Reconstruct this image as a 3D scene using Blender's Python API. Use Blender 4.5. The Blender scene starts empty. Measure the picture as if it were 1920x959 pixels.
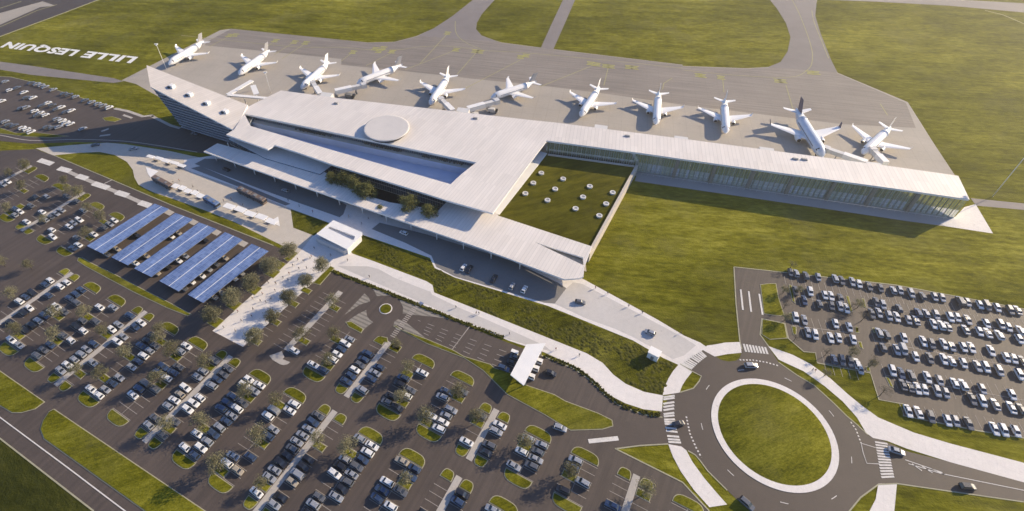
import bpy, bmesh, math, random
from mathutils import Vector, Matrix, geometry
random.seed(7)
sc = bpy.context.scene
COL = sc.collection
R = math.radians
# ------------------------------------------------------------------ camera model (metres, camera above the origin)
CAMH = 185.0
FPX, PIT, ROL, CX, CY = 1039.0, R(41.92), R(-0.928), 876.03, 390.13
_cp, _sp, _cr, _sr = math.cos(PIT), math.sin(PIT), math.cos(ROL), math.sin(ROL)
_F = Vector((0, _cp, -_sp)); _R = Vector((1, 0, 0)); _U = _R.cross(_F)
_R2 = _R * _cr + _U * _sr; _U2 = -_R * _sr + _U * _cr

def G(x, y, z=0.0):
    """point of the place at height z that shows at pixel x, y of the 1920x959 photograph (used to survey the site)"""
    d = _F * FPX + _R2 * (x - CX) - _U2 * (y - CY)
    t = (z - CAMH) / d.z
    return Vector((d.x * t, d.y * t, z))

def C(ox, oy, s, *pts):
    return [(ox + x / s, oy + y / s) for x, y in pts]

def W(pts, z=0.0):
    return [G(x, y, z).to_2d() for x, y in pts]

def smooth(pts, n=5, closed=True):
    out = []; m = len(pts)
    rng = range(m) if closed else range(m - 1)
    for i in rng:
        if closed:
            p0, p1, p2, p3 = pts[i - 1], pts[i], pts[(i + 1) % m], pts[(i + 2) % m]
        else:
            p0, p1, p2, p3 = pts[max(i - 1, 0)], pts[i], pts[i + 1], pts[min(i + 2, m - 1)]
        for k in range(n):
            t = k / n
            out.append(tuple(0.5 * (2 * b + (c - a) * t + (2 * a - 5 * b + 4 * c - d) * t * t + (3 * b - a - 3 * c + d) * t ** 3)
                             for a, b, c, d in zip(p0, p1, p2, p3)))
    if not closed: out.append(tuple(pts[-1]))
    return out

def area(p):
    return 0.5 * sum(p[i - 1][0] * p[i][1] - p[i][0] * p[i - 1][1] for i in range(len(p)))

def ccw(p):
    p = [Vector((q[0], q[1])) for q in p]
    return p if area(p) > 0 else p[::-1]

def inset(p, d):
    p = ccw(p); n = len(p)
    ds = d if isinstance(d, (list, tuple)) else [d] * n
    out = []
    for i in range(n):
        a, b, c = p[i - 1], p[i], p[(i + 1) % n]
        e1 = (b - a).normalized(); e2 = (c - b).normalized()
        n1 = Vector((-e1.y, e1.x)); n2 = Vector((-e2.y, e2.x))
        d1, d2 = ds[i - 1], ds[i]
        cr = e1.x * e2.y - e1.y * e2.x
        if abs(cr) < 0.02:
            out.append(b + n2 * d2); continue
        q1 = a + n1 * d1; q2 = b + n2 * d2
        t = ((q2 - q1).x * e2.y - (q2 - q1).y * e2.x) / cr
        out.append(q1 + e1 * t)
    return out

def az(deg):
    return Vector((math.cos(R(deg)), math.sin(R(deg))))

# ------------------------------------------------------------------ mesh builder
class MB:
    def __init__(s): s.v = []; s.f = []; s.m = []; s.sm = []
    def add(s, vs, fs, m=0, sm=False):
        o = len(s.v); s.v += [tuple(q) for q in vs]
        for f in fs: s.f.append(tuple(o + i for i in f)); s.m.append(m); s.sm.append(sm)
    def sheet(s, loops, z, m=0):
        if not isinstance(loops[0], (list,)): loops = [loops]
        loops = [ccw(l) for l in loops]
        tri = geometry.tessellate_polygon([[Vector((q[0], q[1], 0)) for q in l] for l in loops])
        fl = [q for l in loops for q in l]
        zz = (lambda q: z(q)) if callable(z) else (lambda q: z)
        fs = []
        for a, b, c in tri:
            A, B, Cc = fl[a], fl[b], fl[c]
            fs.append((a, b, c) if (B - A).x * (Cc - A).y - (B - A).y * (Cc - A).x > 0 else (a, c, b))
        s.add([(q[0], q[1], zz(q)) for q in fl], fs, m)
        return fl, loops
    def prism(s, loops, z0, z1, m=0, ms=None, bottom=True, top=True):
        if not isinstance(loops[0], (list,)): loops = [loops]
        ms = m if ms is None else ms
        f0 = z0 if callable(z0) else (lambda q: z0); f1 = z1 if callable(z1) else (lambda q: z1)
        if top: s.sheet(loops, f1, m)
        if bottom:
            k = len(s.f); s.sheet(loops, f0, ms)
            for i in range(k, len(s.f)): s.f[i] = s.f[i][::-1]
        for li, l in enumerate(loops):
            l = ccw(l)
            if li: l = l[::-1]
            n = len(l)
            for i in range(n):
                a, b = l[i], l[(i + 1) % n]
                s.add([(a[0], a[1], f0(a)), (b[0], b[1], f0(b)), (b[0], b[1], f1(b)), (a[0], a[1], f1(a))], [(0, 1, 2, 3)], ms)
    def box(s, c, size, rz=0.0, m=0, taper=1.0):
        x, y, z = size[0] / 2, size[1] / 2, size[2]
        cs, sn = math.cos(rz), math.sin(rz)
        vs = []
        for k, t in ((0, 1), (1, taper)):
            for sx, sy in ((-1, -1), (1, -1), (1, 1), (-1, 1)):
                px, py = sx * x * t, sy * y * t
                vs.append((c[0] + px * cs - py * sn, c[1] + px * sn + py * cs, c[2] + k * z))
        s.add(vs, [(3, 2, 1, 0), (4, 5, 6, 7), (0, 1, 5, 4), (1, 2, 6, 5), (2, 3, 7, 6), (3, 0, 4, 7)], m)
    def tube(s, pts, rad, n=8, m=0, cap=True, sm=True):
        pts = [Vector(p) for p in pts]
        rs = rad if isinstance(rad, (list, tuple)) else [rad] * len(pts)
        vs = []
        for i, p in enumerate(pts):
            d = (pts[min(i + 1, len(pts) - 1)] - pts[max(i - 1, 0)]).normalized()
            a = Vector((0, 0, 1)) if abs(d.z) < 0.9 else Vector((1, 0, 0))
            u = d.cross(a).normalized(); w = d.cross(u)
            r = rs[i]
            ru, rw = r if isinstance(r, tuple) else (r, r)
            for k in range(n):
                t = 2 * math.pi * k / n
                vs.append(p + u * math.cos(t) * ru + w * math.sin(t) * rw)
        fs = []
        for i in range(len(pts) - 1):
            for k in range(n):
                k2 = (k + 1) % n
                fs.append((i * n + k, i * n + k2, i * n + n + k2, i * n + n + k))
        s.add(vs, fs, m, sm)
        if cap:
            o = len(s.v) - len(vs)
            s.f.append(tuple(o + k for k in range(n))[::-1]); s.m.append(m); s.sm.append(False)
            o2 = o + (len(pts) - 1) * n
            s.f.append(tuple(o2 + k for k in range(n))); s.m.append(m); s.sm.append(False)
    def ribbon(s, pts, w, z, m=0, closed=False):
        """flat strip along a polyline, centred"""
        p = [Vector((q[0], q[1])) for q in pts]; n = len(p); L = []; Rr = []
        for i in range(n):
            if closed: a, c = p[i - 1], p[(i + 1) % n]
            else: a, c = p[max(i - 1, 0)], p[min(i + 1, n - 1)]
            d = (c - a)
            if d.length < 1e-6: d = Vector((1, 0))
            d.normalize(); nn = Vector((-d.y, d.x)) * (w / 2)
            L.append(p[i] + nn); Rr.append(p[i] - nn)
        vs = []
        for a, b in zip(L, Rr): vs += [(a.x, a.y, z), (b.x, b.y, z)]
        fs = []
        for i in range(n if closed else n - 1):
            j = (i + 1) % n
            fs.append((2 * i + 1, 2 * j + 1, 2 * j, 2 * i))
        s.add(vs, fs, m)
    def dashes(s, pts, w, z, on, off, m=0, phase=0.0):
        p = [Vector((q[0], q[1])) for q in pts]
        cur = -phase; per = on + off; pos = 0
        for i in range(len(p) - 1):
            d = p[i + 1] - p[i]; L = d.length
            if L < 1e-6: continue
            e = d / L; k = math.floor((pos + phase) / per)
            while True:
                a = k * per - phase; b = a + on
                if a > pos + L: break
                lo, hi = max(a, pos), min(b, pos + L)
                if hi - lo > 0.02: s.ribbon([p[i] + e * (lo - pos), p[i] + e * (hi - pos)], w, z, m)
                k += 1
            pos += L
    def build(s, name, mats, parent=None, loc=None, rz=0.0):
        me = bpy.data.meshes.new(name); me.from_pydata(s.v, [], s.f)
        for mm in (mats if isinstance(mats, (list, tuple)) else [mats]): me.materials.append(mm)
        me.polygons.foreach_set('material_index', s.m)
        me.polygons.foreach_set('use_smooth', s.sm)
        me.update()
        return link(name, me, parent, loc, rz)

def link(name, me, parent=None, loc=None, rz=0.0):
    o = bpy.data.objects.new(name, me); COL.objects.link(o)
    if parent is not None: o.parent = parent
    if loc is not None: o.location = loc
    o.rotation_euler = (0, 0, rz)
    return o

LABELS = {}
def tag(o, label, cat, group=None):
    o['label'] = label; o['category'] = cat
    if group: o['group'] = group
    if label in LABELS: print('DUPLABEL', label)
    LABELS[label] = 1
    if not 4 <= len(label.split()) <= 16: print('LABELLEN', len(label.split()), label)
    return o

def thing(name, label, cat, loc=(0, 0, 0), rz=0.0, group=None):
    return tag(link(name, None, None, loc, rz), label, cat, group)

def struct(name, mb, mats):
    o = mb.build(name, mats); o['kind'] = 'structure'; return o

def copy_tree(o, parent=None):
    c = o.copy(); COL.objects.link(c)
    if parent is not None: c.parent = parent
    for ch in o.children: copy_tree(ch, c)
    return c

ORD = ['zeroth', 'first', 'second', 'third', 'fourth', 'fifth', 'sixth', 'seventh', 'eighth', 'ninth', 'tenth', 'eleventh', 'twelfth', 'thirteenth',
       'fourteenth', 'fifteenth', 'sixteenth', 'seventeenth', 'eighteenth', 'nineteenth', 'twentieth', 'twenty-first', 'twenty-second', 'twenty-third',
       'twenty-fourth', 'twenty-fifth', 'twenty-sixth', 'twenty-seventh', 'twenty-eighth', 'twenty-ninth', 'thirtieth', 'thirty-first', 'thirty-second', 'thirty-third', 'thirty-fourth', 'thirty-fifth', 'thirty-sixth', 'thirty-seventh', 'thirty-eighth', 'thirty-ninth', 'fortieth']

# ------------------------------------------------------------------ materials
def nodemat(name):
    m = bpy.data.materials.new(name); m.use_nodes = True
    nt = m.node_tree; nt.nodes.clear()
    out = nt.nodes.new('ShaderNodeOutputMaterial'); b = nt.nodes.new('ShaderNodeBsdfPrincipled')
    nt.links.new(b.outputs[0], out.inputs[0])
    return m, nt, b

def plain(name, col, rough=0.6, metal=0.0, spec=0.5, noise=0.0, nscale=1.0, coat=0.0, bump=0.0, bscale=2.0, tr=0.0):
    m, nt, b = nodemat(name)
    b.inputs['Base Color'].default_value = (*col, 1); b.inputs['Roughness'].default_value = rough
    b.inputs['Metallic'].default_value = metal; b.inputs['Specular IOR Level'].default_value = spec
    if coat: b.inputs['Coat Weight'].default_value = coat; b.inputs['Coat Roughness'].default_value = 0.24
    geo = nt.nodes.new('ShaderNodeNewGeometry')
    if noise:
        col_noise(nt, b, geo, [(nscale, noise)], col)
    if bump: add_bump(nt, b, geo, bump, bscale)
    return m

def N(nt, t, **k):
    n = nt.nodes.new(t)
    for a, v in k.items(): setattr(n, a, v)
    return n

def math_node(nt, op, a, b=None, c=None):
    n = N(nt, 'ShaderNodeMath', operation=op)
    for i, v in enumerate((a, b, c)):
        if v is None: continue
        if isinstance(v, (int, float)): n.inputs[i].default_value = v
        else: nt.links.new(v, n.inputs[i])
    return n.outputs[0]

def noise(nt, vec, scale, detail=3, rough=0.55):
    n = N(nt, 'ShaderNodeTexNoise'); n.inputs['Scale'].default_value = scale
    n.inputs['Detail'].default_value = detail; n.inputs['Roughness'].default_value = rough
    nt.links.new(vec, n.inputs['Vector']); return n.outputs['Fac']

def col_noise(nt, b, geo, layers, col, vec=None):
    """base colour times (1 + sum of noises); layers = (scale, amplitude)"""
    vec = vec or geo.outputs['Position']; acc = None
    for sc_, amp in layers:
        f = noise(nt, vec, sc_)
        t = math_node(nt, 'MULTIPLY', math_node(nt, 'SUBTRACT', f, 0.5), amp * 2.2)
        acc = t if acc is None else math_node(nt, 'ADD', acc, t)
    fac = math_node(nt, 'MAXIMUM', math_node(nt, 'ADD', acc, 1.0), 0.05)
    mul = N(nt, 'ShaderNodeVectorMath', operation='SCALE'); mul.inputs[0].default_value = col
    nt.links.new(fac, mul.inputs['Scale']); nt.links.new(mul.outputs[0], b.inputs['Base Color'])
    return mul

def add_bump(nt, b, geo, strength, scale, vec=None):
    f = noise(nt, vec or geo.outputs['Position'], scale, 4)
    bp = N(nt, 'ShaderNodeBump'); bp.inputs['Strength'].default_value = strength; bp.inputs['Distance'].default_value = 0.3
    nt.links.new(f, bp.inputs['Height']); nt.links.new(bp.outputs[0], b.inputs['Normal'])

def stretch(nt, geo, deg, sx, sy):
    mp = N(nt, 'ShaderNodeMapping', vector_type='TEXTURE'); mp.inputs['Rotation'].default_value = (0, 0, R(deg))
    mp.inputs['Scale'].default_value = (sx, sy, 1)
    nt.links.new(geo.outputs['Position'], mp.inputs['Vector']); return mp.outputs[0]

def ramp(nt, fac, stops):
    r = N(nt, 'ShaderNodeValToRGB'); e = r.color_ramp.elements
    while len(e) < len(stops): e.new(0.5)
    for el, (p, c) in zip(e, stops): el.position = p; el.color = (*c, 1)
    nt.links.new(fac, r.inputs[0]); return r.outputs[0]

def mixcol(nt, a, b_, fac, mode='MIX'):
    n = N(nt, 'ShaderNodeMix', data_type='RGBA', blend_type=mode)
    if isinstance(fac, (int, float)): n.inputs[0].default_value = fac
    else: nt.links.new(fac, n.inputs[0])
    for i, v in ((6, a), (7, b_)):
        if isinstance(v, tuple): n.inputs[i].default_value = (*v, 1)
        else: nt.links.new(v, n.inputs[i])
    return n.outputs[2]

def grass_mat(name, dark, mid, light, streak=20, big=0.012, bump=0.8, dry=(0.16, 0.15, 0.05), fine=0.62, patch=1.0):
    m, nt, b = nodemat(name); geo = N(nt, 'ShaderNodeNewGeometry'); pos = geo.outputs['Position']
    st = stretch(nt, geo, streak, 3.2, 1.0)
    f1 = noise(nt, pos, big, 4, 0.6); f2 = noise(nt, st, 0.13, 5, 0.65); f3 = noise(nt, st, fine, 3, 0.7)
    f = math_node(nt, 'ADD', math_node(nt, 'MULTIPLY', f1, 0.22), math_node(nt, 'ADD', math_node(nt, 'MULTIPLY', f2, 0.36), math_node(nt, 'MULTIPLY', f3, 0.42)))
    c = ramp(nt, f, [(0.40, dark), (0.5, mid), (0.60, light)])
    dr = math_node(nt, 'MULTIPLY', ramp(nt, noise(nt, pos, 0.035, 5, 0.65), [(0.5, (0, 0, 0)), (0.72, (1, 1, 1))]), 0.4)
    c = mixcol(nt, c, dry, dr)
    mw = noise(nt, stretch(nt, geo, streak, 70.0, 2.4), 0.9, 3, 0.6)
    c = mixcol(nt, c, ramp(nt, mw, [(0.34, (0.80, 0.82, 0.78)), (0.66, (1.18, 1.16, 1.22))]), 0.8 * patch, 'MULTIPLY')
    pa = noise(nt, stretch(nt, geo, streak + 25, 2.0, 1.0), 0.016, 6, 0.62)
    c = mixcol(nt, c, ramp(nt, pa, [(0.34, (0.70, 0.72, 0.66)), (0.5, (1, 1, 1)), (0.64, (1.42, 1.38, 1.7))]), patch, 'MULTIPLY')
    nt.links.new(c, b.inputs['Base Color']); b.inputs['Roughness'].default_value = 0.95
    b.inputs['Specular IOR Level'].default_value = 0.03
    if bump: add_bump(nt, b, geo, bump, 1.6)
    return m

def paved_mat(name, col, layers, rough=0.8, joints=None, jcol=0.8, deg=-30, bump=0.1, spec=0.3, tyre=None, jw=0.05, axes=(0, 1), stain=0.8):
    m, nt, b = nodemat(name); geo = N(nt, 'ShaderNodeNewGeometry')
    mul = col_noise(nt, b, geo, layers, col)
    last = mul.outputs[0]
    st_ = ramp(nt, noise(nt, geo.outputs['Position'], 0.45, 5, 0.7), [(0.27, (0.72, 0.72, 0.74)), (0.40, (1, 1, 1)), (0.72, (1, 1, 1)), (0.85, (1.12, 1.11, 1.1))])
    last = mixcol(nt, last, st_, stain, 'MULTIPLY')
    if tyre:   # worn wheel tracks drawn out along the driving direction
        f = noise(nt, stretch(nt, geo, tyre, 30.0, 1.1), 0.8, 2)
        last = mixcol(nt, last, ramp(nt, f, [(0.3, (0.8, 0.8, 0.8)), (0.7, (1.15, 1.14, 1.12))]), 1.0, 'MULTIPLY')
    if joints:
        st = stretch(nt, geo, deg, 1, 1); sep = N(nt, 'ShaderNodeSeparateXYZ'); nt.links.new(st, sep.inputs[0])
        g = None
        for i in axes:
            fr = math_node(nt, 'FRACT', math_node(nt, 'DIVIDE', sep.outputs[i], joints))
            l = math_node(nt, 'LESS_THAN', fr, jw)
            g = l if g is None else math_node(nt, 'MAXIMUM', g, l)
        last = mixcol(nt, last, (jcol,) * 3, math_node(nt, 'MULTIPLY', g, 0.6), 'MULTIPLY')
    nt.links.new(last, b.inputs['Base Color'])
    b.inputs['Roughness'].default_value = rough; b.inputs['Specular IOR Level'].default_value = spec
    if bump: add_bump(nt, b, geo, bump, 3.0)
    return m

def roof_mat(name, deg, a, c, period=1.25, rough=0.55):
    """standing-seam metal sheets: every tray its own tone, a thin seam between trays"""
    m, nt, b = nodemat(name); geo = N(nt, 'ShaderNodeNewGeometry')
    st = stretch(nt, geo, deg, 1, 1); sep = N(nt, 'ShaderNodeSeparateXYZ'); nt.links.new(st, sep.inputs[0])
    t = math_node(nt, 'DIVIDE', sep.outputs[1], period)
    wn = N(nt, 'ShaderNodeTexWhiteNoise', noise_dimensions='2D')
    cmb = N(nt, 'ShaderNodeCombineXYZ'); nt.links.new(math_node(nt, 'FLOOR', t), cmb.inputs[0])
    nt.links.new(math_node(nt, 'FLOOR', math_node(nt, 'DIVIDE', sep.outputs[0], 11.0)), cmb.inputs[1])
    nt.links.new(cmb.outputs[0], wn.inputs['Vector'])
    f = math_node(nt, 'ADD', math_node(nt, 'MULTIPLY', wn.outputs['Value'], 0.5), math_node(nt, 'MULTIPLY', noise(nt, stretch(nt, geo, deg, 25, 1.5), 0.4, 4), 0.5))
    cc = mixcol(nt, a, c, f)
    big = noise(nt, geo.outputs['Position'], 0.03, 4)
    cc = mixcol(nt, cc, ramp(nt, big, [(0.3, (0.88, 0.88, 0.88)), (0.7, (1, 1, 1))]), 1.0, 'MULTIPLY')
    seam = math_node(nt, 'LESS_THAN', math_node(nt, 'FRACT', t), 0.14)
    cc = mixcol(nt, cc, (0.7, 0.7, 0.71), math_node(nt, 'MULTIPLY', seam, 0.5), 'MULTIPLY')
    nt.links.new(cc, b.inputs['Base Color']); b.inputs['Roughness'].default_value = rough
    return m

def facade_mat(name, glass, frame, pitch=1.5, storey=3.6, deg=-30, metal=0.55, rough=0.08, z0=0.0, fw=0.07):
    m, nt, b = nodemat(name); geo = N(nt, 'ShaderNodeNewGeometry')
    st = stretch(nt, geo, deg, 1, 1); sep = N(nt, 'ShaderNodeSeparateXYZ'); nt.links.new(st, sep.inputs[0])
    s_ = math_node(nt, 'ADD', sep.outputs[0], sep.outputs[1])
    v = math_node(nt, 'LESS_THAN', math_node(nt, 'FRACT', math_node(nt, 'DIVIDE', s_, pitch)), fw)
    h = math_node(nt, 'LESS_THAN', math_node(nt, 'FRACT', math_node(nt, 'DIVIDE', math_node(nt, 'ADD', sep.outputs[2], z0), storey)), 0.09)
    g = math_node(nt, 'MAXIMUM', v, h)
    wn = N(nt, 'ShaderNodeTexWhiteNoise', noise_dimensions='2D'); cmb = N(nt, 'ShaderNodeCombineXYZ')
    nt.links.new(math_node(nt, 'FLOOR', math_node(nt, 'DIVIDE', s_, pitch)), cmb.inputs[0])
    nt.links.new(math_node(nt, 'FLOOR', math_node(nt, 'DIVIDE', sep.outputs[2], storey)), cmb.inputs[1]); nt.links.new(cmb.outputs[0], wn.inputs['Vector'])
    gl = mixcol(nt, glass, tuple(min(1, q * 1.6) for q in glass), wn.outputs['Value'])
    nt.links.new(mixcol(nt, gl, frame, g), b.inputs['Base Color'])
    nt.links.new(math_node(nt, 'MULTIPLY', math_node(nt, 'SUBTRACT', 1.0, g), metal), b.inputs['Metallic'])
    nt.links.new(math_node(nt, 'ADD', math_node(nt, 'MULTIPLY', g, 0.5), rough), b.inputs['Roughness'])
    return m

M = {}
M['grass'] = grass_mat('field_grass', (0.074, 0.073, 0.0045), (0.136, 0.131, 0.008), (0.21, 0.20, 0.024), streak=-8)
M['meadow'] = grass_mat('meadow_grass', (0.020, 0.024, 0.004), (0.034, 0.038, 0.006), (0.055, 0.056, 0.010), streak=-37, dry=(0.05, 0.05, 0.012))
M['lawn'] = grass_mat('island_grass', (0.062, 0.064, 0.0045), (0.125, 0.122, 0.008), (0.195, 0.186, 0.022), bump=0.5, fine=2.0)
M['court'] = grass_mat('courtyard_grass', (0.058, 0.056, 0.0045), (0.088, 0.082, 0.007), (0.118, 0.108, 0.012), bump=0.3, dry=(0.12, 0.11, 0.03))
M['planting'] = grass_mat('planting_bed', (0.035, 0.038, 0.004), (0.09, 0.088, 0.008), (0.15, 0.145, 0.018), bump=1.0, fine=0.6)
M['asphalt'] = paved_mat('parking_asphalt', (0.084, 0.066, 0.056), [(0.02, 0.25), (0.2, 0.15), (2.0, 0.15)], tyre=60, rough=0.68, spec=0.35)
M['road'] = paved_mat('road_asphalt', (0.077, 0.060, 0.051), [(0.03, 0.2), (0.3, 0.12), (2.0, 0.12)], rough=0.68, spec=0.35)
M['shade_road'] = paved_mat('dropoff_shaded_road', (0.20, 0.19, 0.18), [(0.05, 0.15), (1.0, 0.1)])  # road tone darkened to carry the canopy's shade
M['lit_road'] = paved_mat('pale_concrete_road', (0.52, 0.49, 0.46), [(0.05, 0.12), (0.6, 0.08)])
M['apron'] = paved_mat('apron_concrete', (0.375, 0.335, 0.285), [(0.008, 0.25), (0.06, 0.12), (0.7, 0.08)], joints=7.5, deg=-14, jcol=0.86)
M['apron_dark'] = paved_mat('taxi_lane_concrete', (0.245, 0.215, 0.19), [(0.008, 0.2), (0.06, 0.12), (0.7, 0.08)], joints=7.5, deg=-14, jcol=0.9, tyre=-14)
M['taxi'] = paved_mat('taxiway_asphalt', (0.225, 0.20, 0.19), [(0.01, 0.2), (0.1, 0.12), (0.7, 0.06)])
M['plaza'] = paved_mat('plaza_concrete', (0.50, 0.45, 0.385), [(0.02, 0.12), (0.3, 0.1), (1.5, 0.1)], joints=4.0, jcol=0.92)
M['pave'] = paved_mat('pale_paving', (0.70, 0.655, 0.615), [(0.03, 0.1), (0.5, 0.1), (2.0, 0.08)], joints=2.0, jcol=0.9)
M['path'] = paved_mat('path_concrete', (0.42, 0.385, 0.345), [(0.05, 0.12), (1.0, 0.12)])
M['kerb'] = paved_mat('kerb_stone', (0.34, 0.32, 0.22), [(0.2, 0.2), (2.0, 0.15)])
M['white_line'] = paved_mat('road_paint_white', (0.62, 0.59, 0.55), [(0.5, 0.2), (3.0, 0.25)])
M['thin_line'] = paved_mat('worn_stall_paint', (0.36, 0.32, 0.28), [(0.3, 0.25), (3.0, 0.3)])
M['yellow'] = paved_mat('road_paint_yellow', (0.42, 0.40, 0.10), [(0.3, 0.25), (3.0, 0.3)])
M['pale_yellow'] = paved_mat('faded_paint_yellow', (0.36, 0.33, 0.17), [(0.2, 0.2), (3.0, 0.25)])
M['roof'] = roof_mat('white_seam_roof', 60, (0.68, 0.625, 0.57), (0.82, 0.755, 0.69), period=1.6)
M['roof_pier'] = roof_mat('white_seam_pier_roof', 76, (0.68, 0.625, 0.57), (0.82, 0.755, 0.69), period=1.9)
M['roof_wing'] = roof_mat('white_seam_wing_roof', 52, (0.52, 0.48, 0.45), (0.62, 0.575, 0.54), period=1.5)
M['white'] = plain('white_render', (0.80, 0.78, 0.75), 0.5, noise=0.06, nscale=0.3)
M['offwhite'] = plain('off_white_metal', (0.62, 0.6, 0.57), 0.45, noise=0.08, nscale=0.5)
M['glass'] = facade_mat('hall_glazing', (0.10, 0.13, 0.16), (0.45, 0.44, 0.42))
M['pier_glass'] = facade_mat('pier_glazing', (0.78, 0.82, 0.62), (0.36, 0.38, 0.34), pitch=1.2, storey=20, deg=-14.4, metal=0.8, rough=0.08, z0=1, fw=0.15)
M['louvre'] = plain('louvre_metal', (0.36, 0.39, 0.44), 0.4, metal=0.4, noise=0.15, nscale=0.4)
M['dark_glass'] = plain('dark_glass', (0.02, 0.025, 0.03), 0.06, spec=0.8, noise=0.3, nscale=0.2)
M['dark'] = plain('dark_frame', (0.04, 0.04, 0.042), 0.5, noise=0.2, nscale=1.0)
M['grey'] = plain('grey_metal', (0.25, 0.25, 0.25), 0.5, metal=0.3, noise=0.15, nscale=1.0)
M['soil'] = plain('garden_soil', (0.035, 0.03, 0.024), 0.95, noise=0.5, nscale=0.8)
M['ledge'] = plain('beige_ledge', (0.42, 0.37, 0.30), 0.8, noise=0.15, nscale=0.4)
M['brown'] = plain('brown_wall_panel', (0.11, 0.09, 0.08), 0.7, noise=0.35, nscale=0.5)
M['rubber'] = plain('tyre_rubber', (0.018, 0.018, 0.02), 0.85, noise=0.2, nscale=5)
M['car_glass'] = plain('car_window_glass', (0.015, 0.018, 0.022), 0.14, spec=0.9, noise=0.2, nscale=3)
M['bark'] = plain('tree_bark', (0.10, 0.08, 0.06), 0.95, noise=0.4, nscale=4, bump=0.5, bscale=8)
M['plane_white'] = plain('aircraft_white_paint', (0.84, 0.82, 0.79), 0.32, noise=0.04, nscale=0.4, coat=0.3)
M['plane_grey'] = plain('aircraft_grey_fin', (0.34, 0.33, 0.33), 0.35, noise=0.25, nscale=0.6)
M['plane_blue'] = plain('aircraft_navy_paint', (0.05, 0.05, 0.10), 0.35, noise=0.1, nscale=0.6)
M['engine_lip'] = plain('engine_bare_metal', (0.55, 0.55, 0.56), 0.25, metal=0.8, noise=0.1, nscale=2)
M['fan'] = plain('engine_fan', (0.03, 0.03, 0.035), 0.4, metal=0.5, noise=0.2, nscale=3)
def pv_mat():
    m, nt, b = nodemat('solar_panel'); geo = N(nt, 'ShaderNodeNewGeometry')
    br = N(nt, 'ShaderNodeTexBrick', offset=0.0); nt.links.new(stretch(nt, geo, 60, 1, 1), br.inputs['Vector'])
    br.inputs['Color1'].default_value = (0.085, 0.14, 0.30, 1); br.inputs['Color2'].default_value = (0.16, 0.23, 0.43, 1)
    br.inputs['Mortar'].default_value = (0.30, 0.36, 0.5, 1); br.inputs['Scale'].default_value = 1.0
    br.inputs['Mortar Size'].default_value = 0.035; br.inputs['Brick Width'].default_value = 1.65; br.inputs['Row Height'].default_value = 1.0
    br.inputs['Bias'].default_value = 0.0
    dc_ = mixcol(nt, br.outputs['Color'], ramp(nt, noise(nt, stretch(nt, geo, 60, 6, 1.5), 0.35, 4), [(0.3, (0.72, 0.74, 0.78)), (0.7, (1.3, 1.28, 1.22))]), 1.0, 'MULTIPLY')
    nt.links.new(dc_, b.inputs['Base Color']); b.inputs['Roughness'].default_value = 0.16
    b.inputs['Specular IOR Level'].default_value = 0.7; b.inputs['Coat Weight'].default_value = 0.6
    return m
M['pv'] = pv_mat()
def leaf_mat(name, a, c):
    m, nt, b = nodemat(name); geo = N(nt, 'ShaderNodeNewGeometry')
    f = noise(nt, geo.outputs['Position'], 0.9, 3)
    oi = N(nt, 'ShaderNodeObjectInfo')
    f = math_node(nt, 'ADD', math_node(nt, 'MULTIPLY', f, 0.7), math_node(nt, 'MULTIPLY', oi.outputs['Random'], 0.3))
    nt.links.new(ramp(nt, f, [(0.3, a), (0.7, c)]), b.inputs['Base Color'])
    b.inputs['Roughness'].default_value = 0.8; b.inputs['Specular IOR Level'].default_value = 0.2
    tl = N(nt, 'ShaderNodeBsdfTranslucent'); nt.links.new(ramp(nt, f, [(0.3, a), (0.7, c)]), tl.inputs[0])
    mx = N(nt, 'ShaderNodeMixShader'); mx.inputs[0].default_value = 0.35
    nt.links.new(b.outputs[0], mx.inputs[1]); nt.links.new(tl.outputs[0], mx.inputs[2])
    nt.links.new(mx.outputs[0], [n for n in nt.nodes if n.type == 'OUTPUT_MATERIAL'][0].inputs[0])
    return m
M['leaf_olive'] = leaf_mat('olive_leaves', (0.15, 0.14, 0.075), (0.30, 0.28, 0.17))
M['leaf_green'] = leaf_mat('green_leaves', (0.12, 0.125, 0.04), (0.26, 0.25, 0.10))
M['leaf_grey'] = leaf_mat('grey_bare_twigs', (0.10, 0.09, 0.07), (0.20, 0.18, 0.14))
CARCOL = {'white': (0.72, 0.71, 0.69), 'silver': (0.40, 0.40, 0.405), 'grey': (0.15, 0.15, 0.155), 'black': (0.018, 0.018, 0.022), 'blue': (0.055, 0.085, 0.15), 'beige': (0.36, 0.31, 0.24)}
for k_, c_ in CARCOL.items():
    M['car_' + k_] = plain('car_paint_' + k_, c_, 0.25, metal=0.35 if k_ in ('silver', 'grey', 'blue') else 0.0, noise=0.05, nscale=1, coat=0.8)
# ------------------------------------------------------------------ ground sheets
def sheet(name, mat, polys, z, kind=True):
    mb = MB()
    for p in polys: mb.sheet(p if isinstance(p[0], list) else [list(p)], z)
    o = mb.build(name, mat)
    if kind: o['kind'] = 'structure'
    return o
g_ = MB(); g_.sheet([[Vector((-2600, -700)), Vector((2600, -700)), Vector((2600, 3200)), Vector((-2600, 3200))]], 0.0)
struct('ground', g_, M['grass'])
c1 = lambda *p: C(0, 0, 2.997, *p)
c2 = lambda *p: C(640, 0, 2.997, *p)
c3 = lambda *p: C(1280, 0, 2.997, *p)
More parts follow.
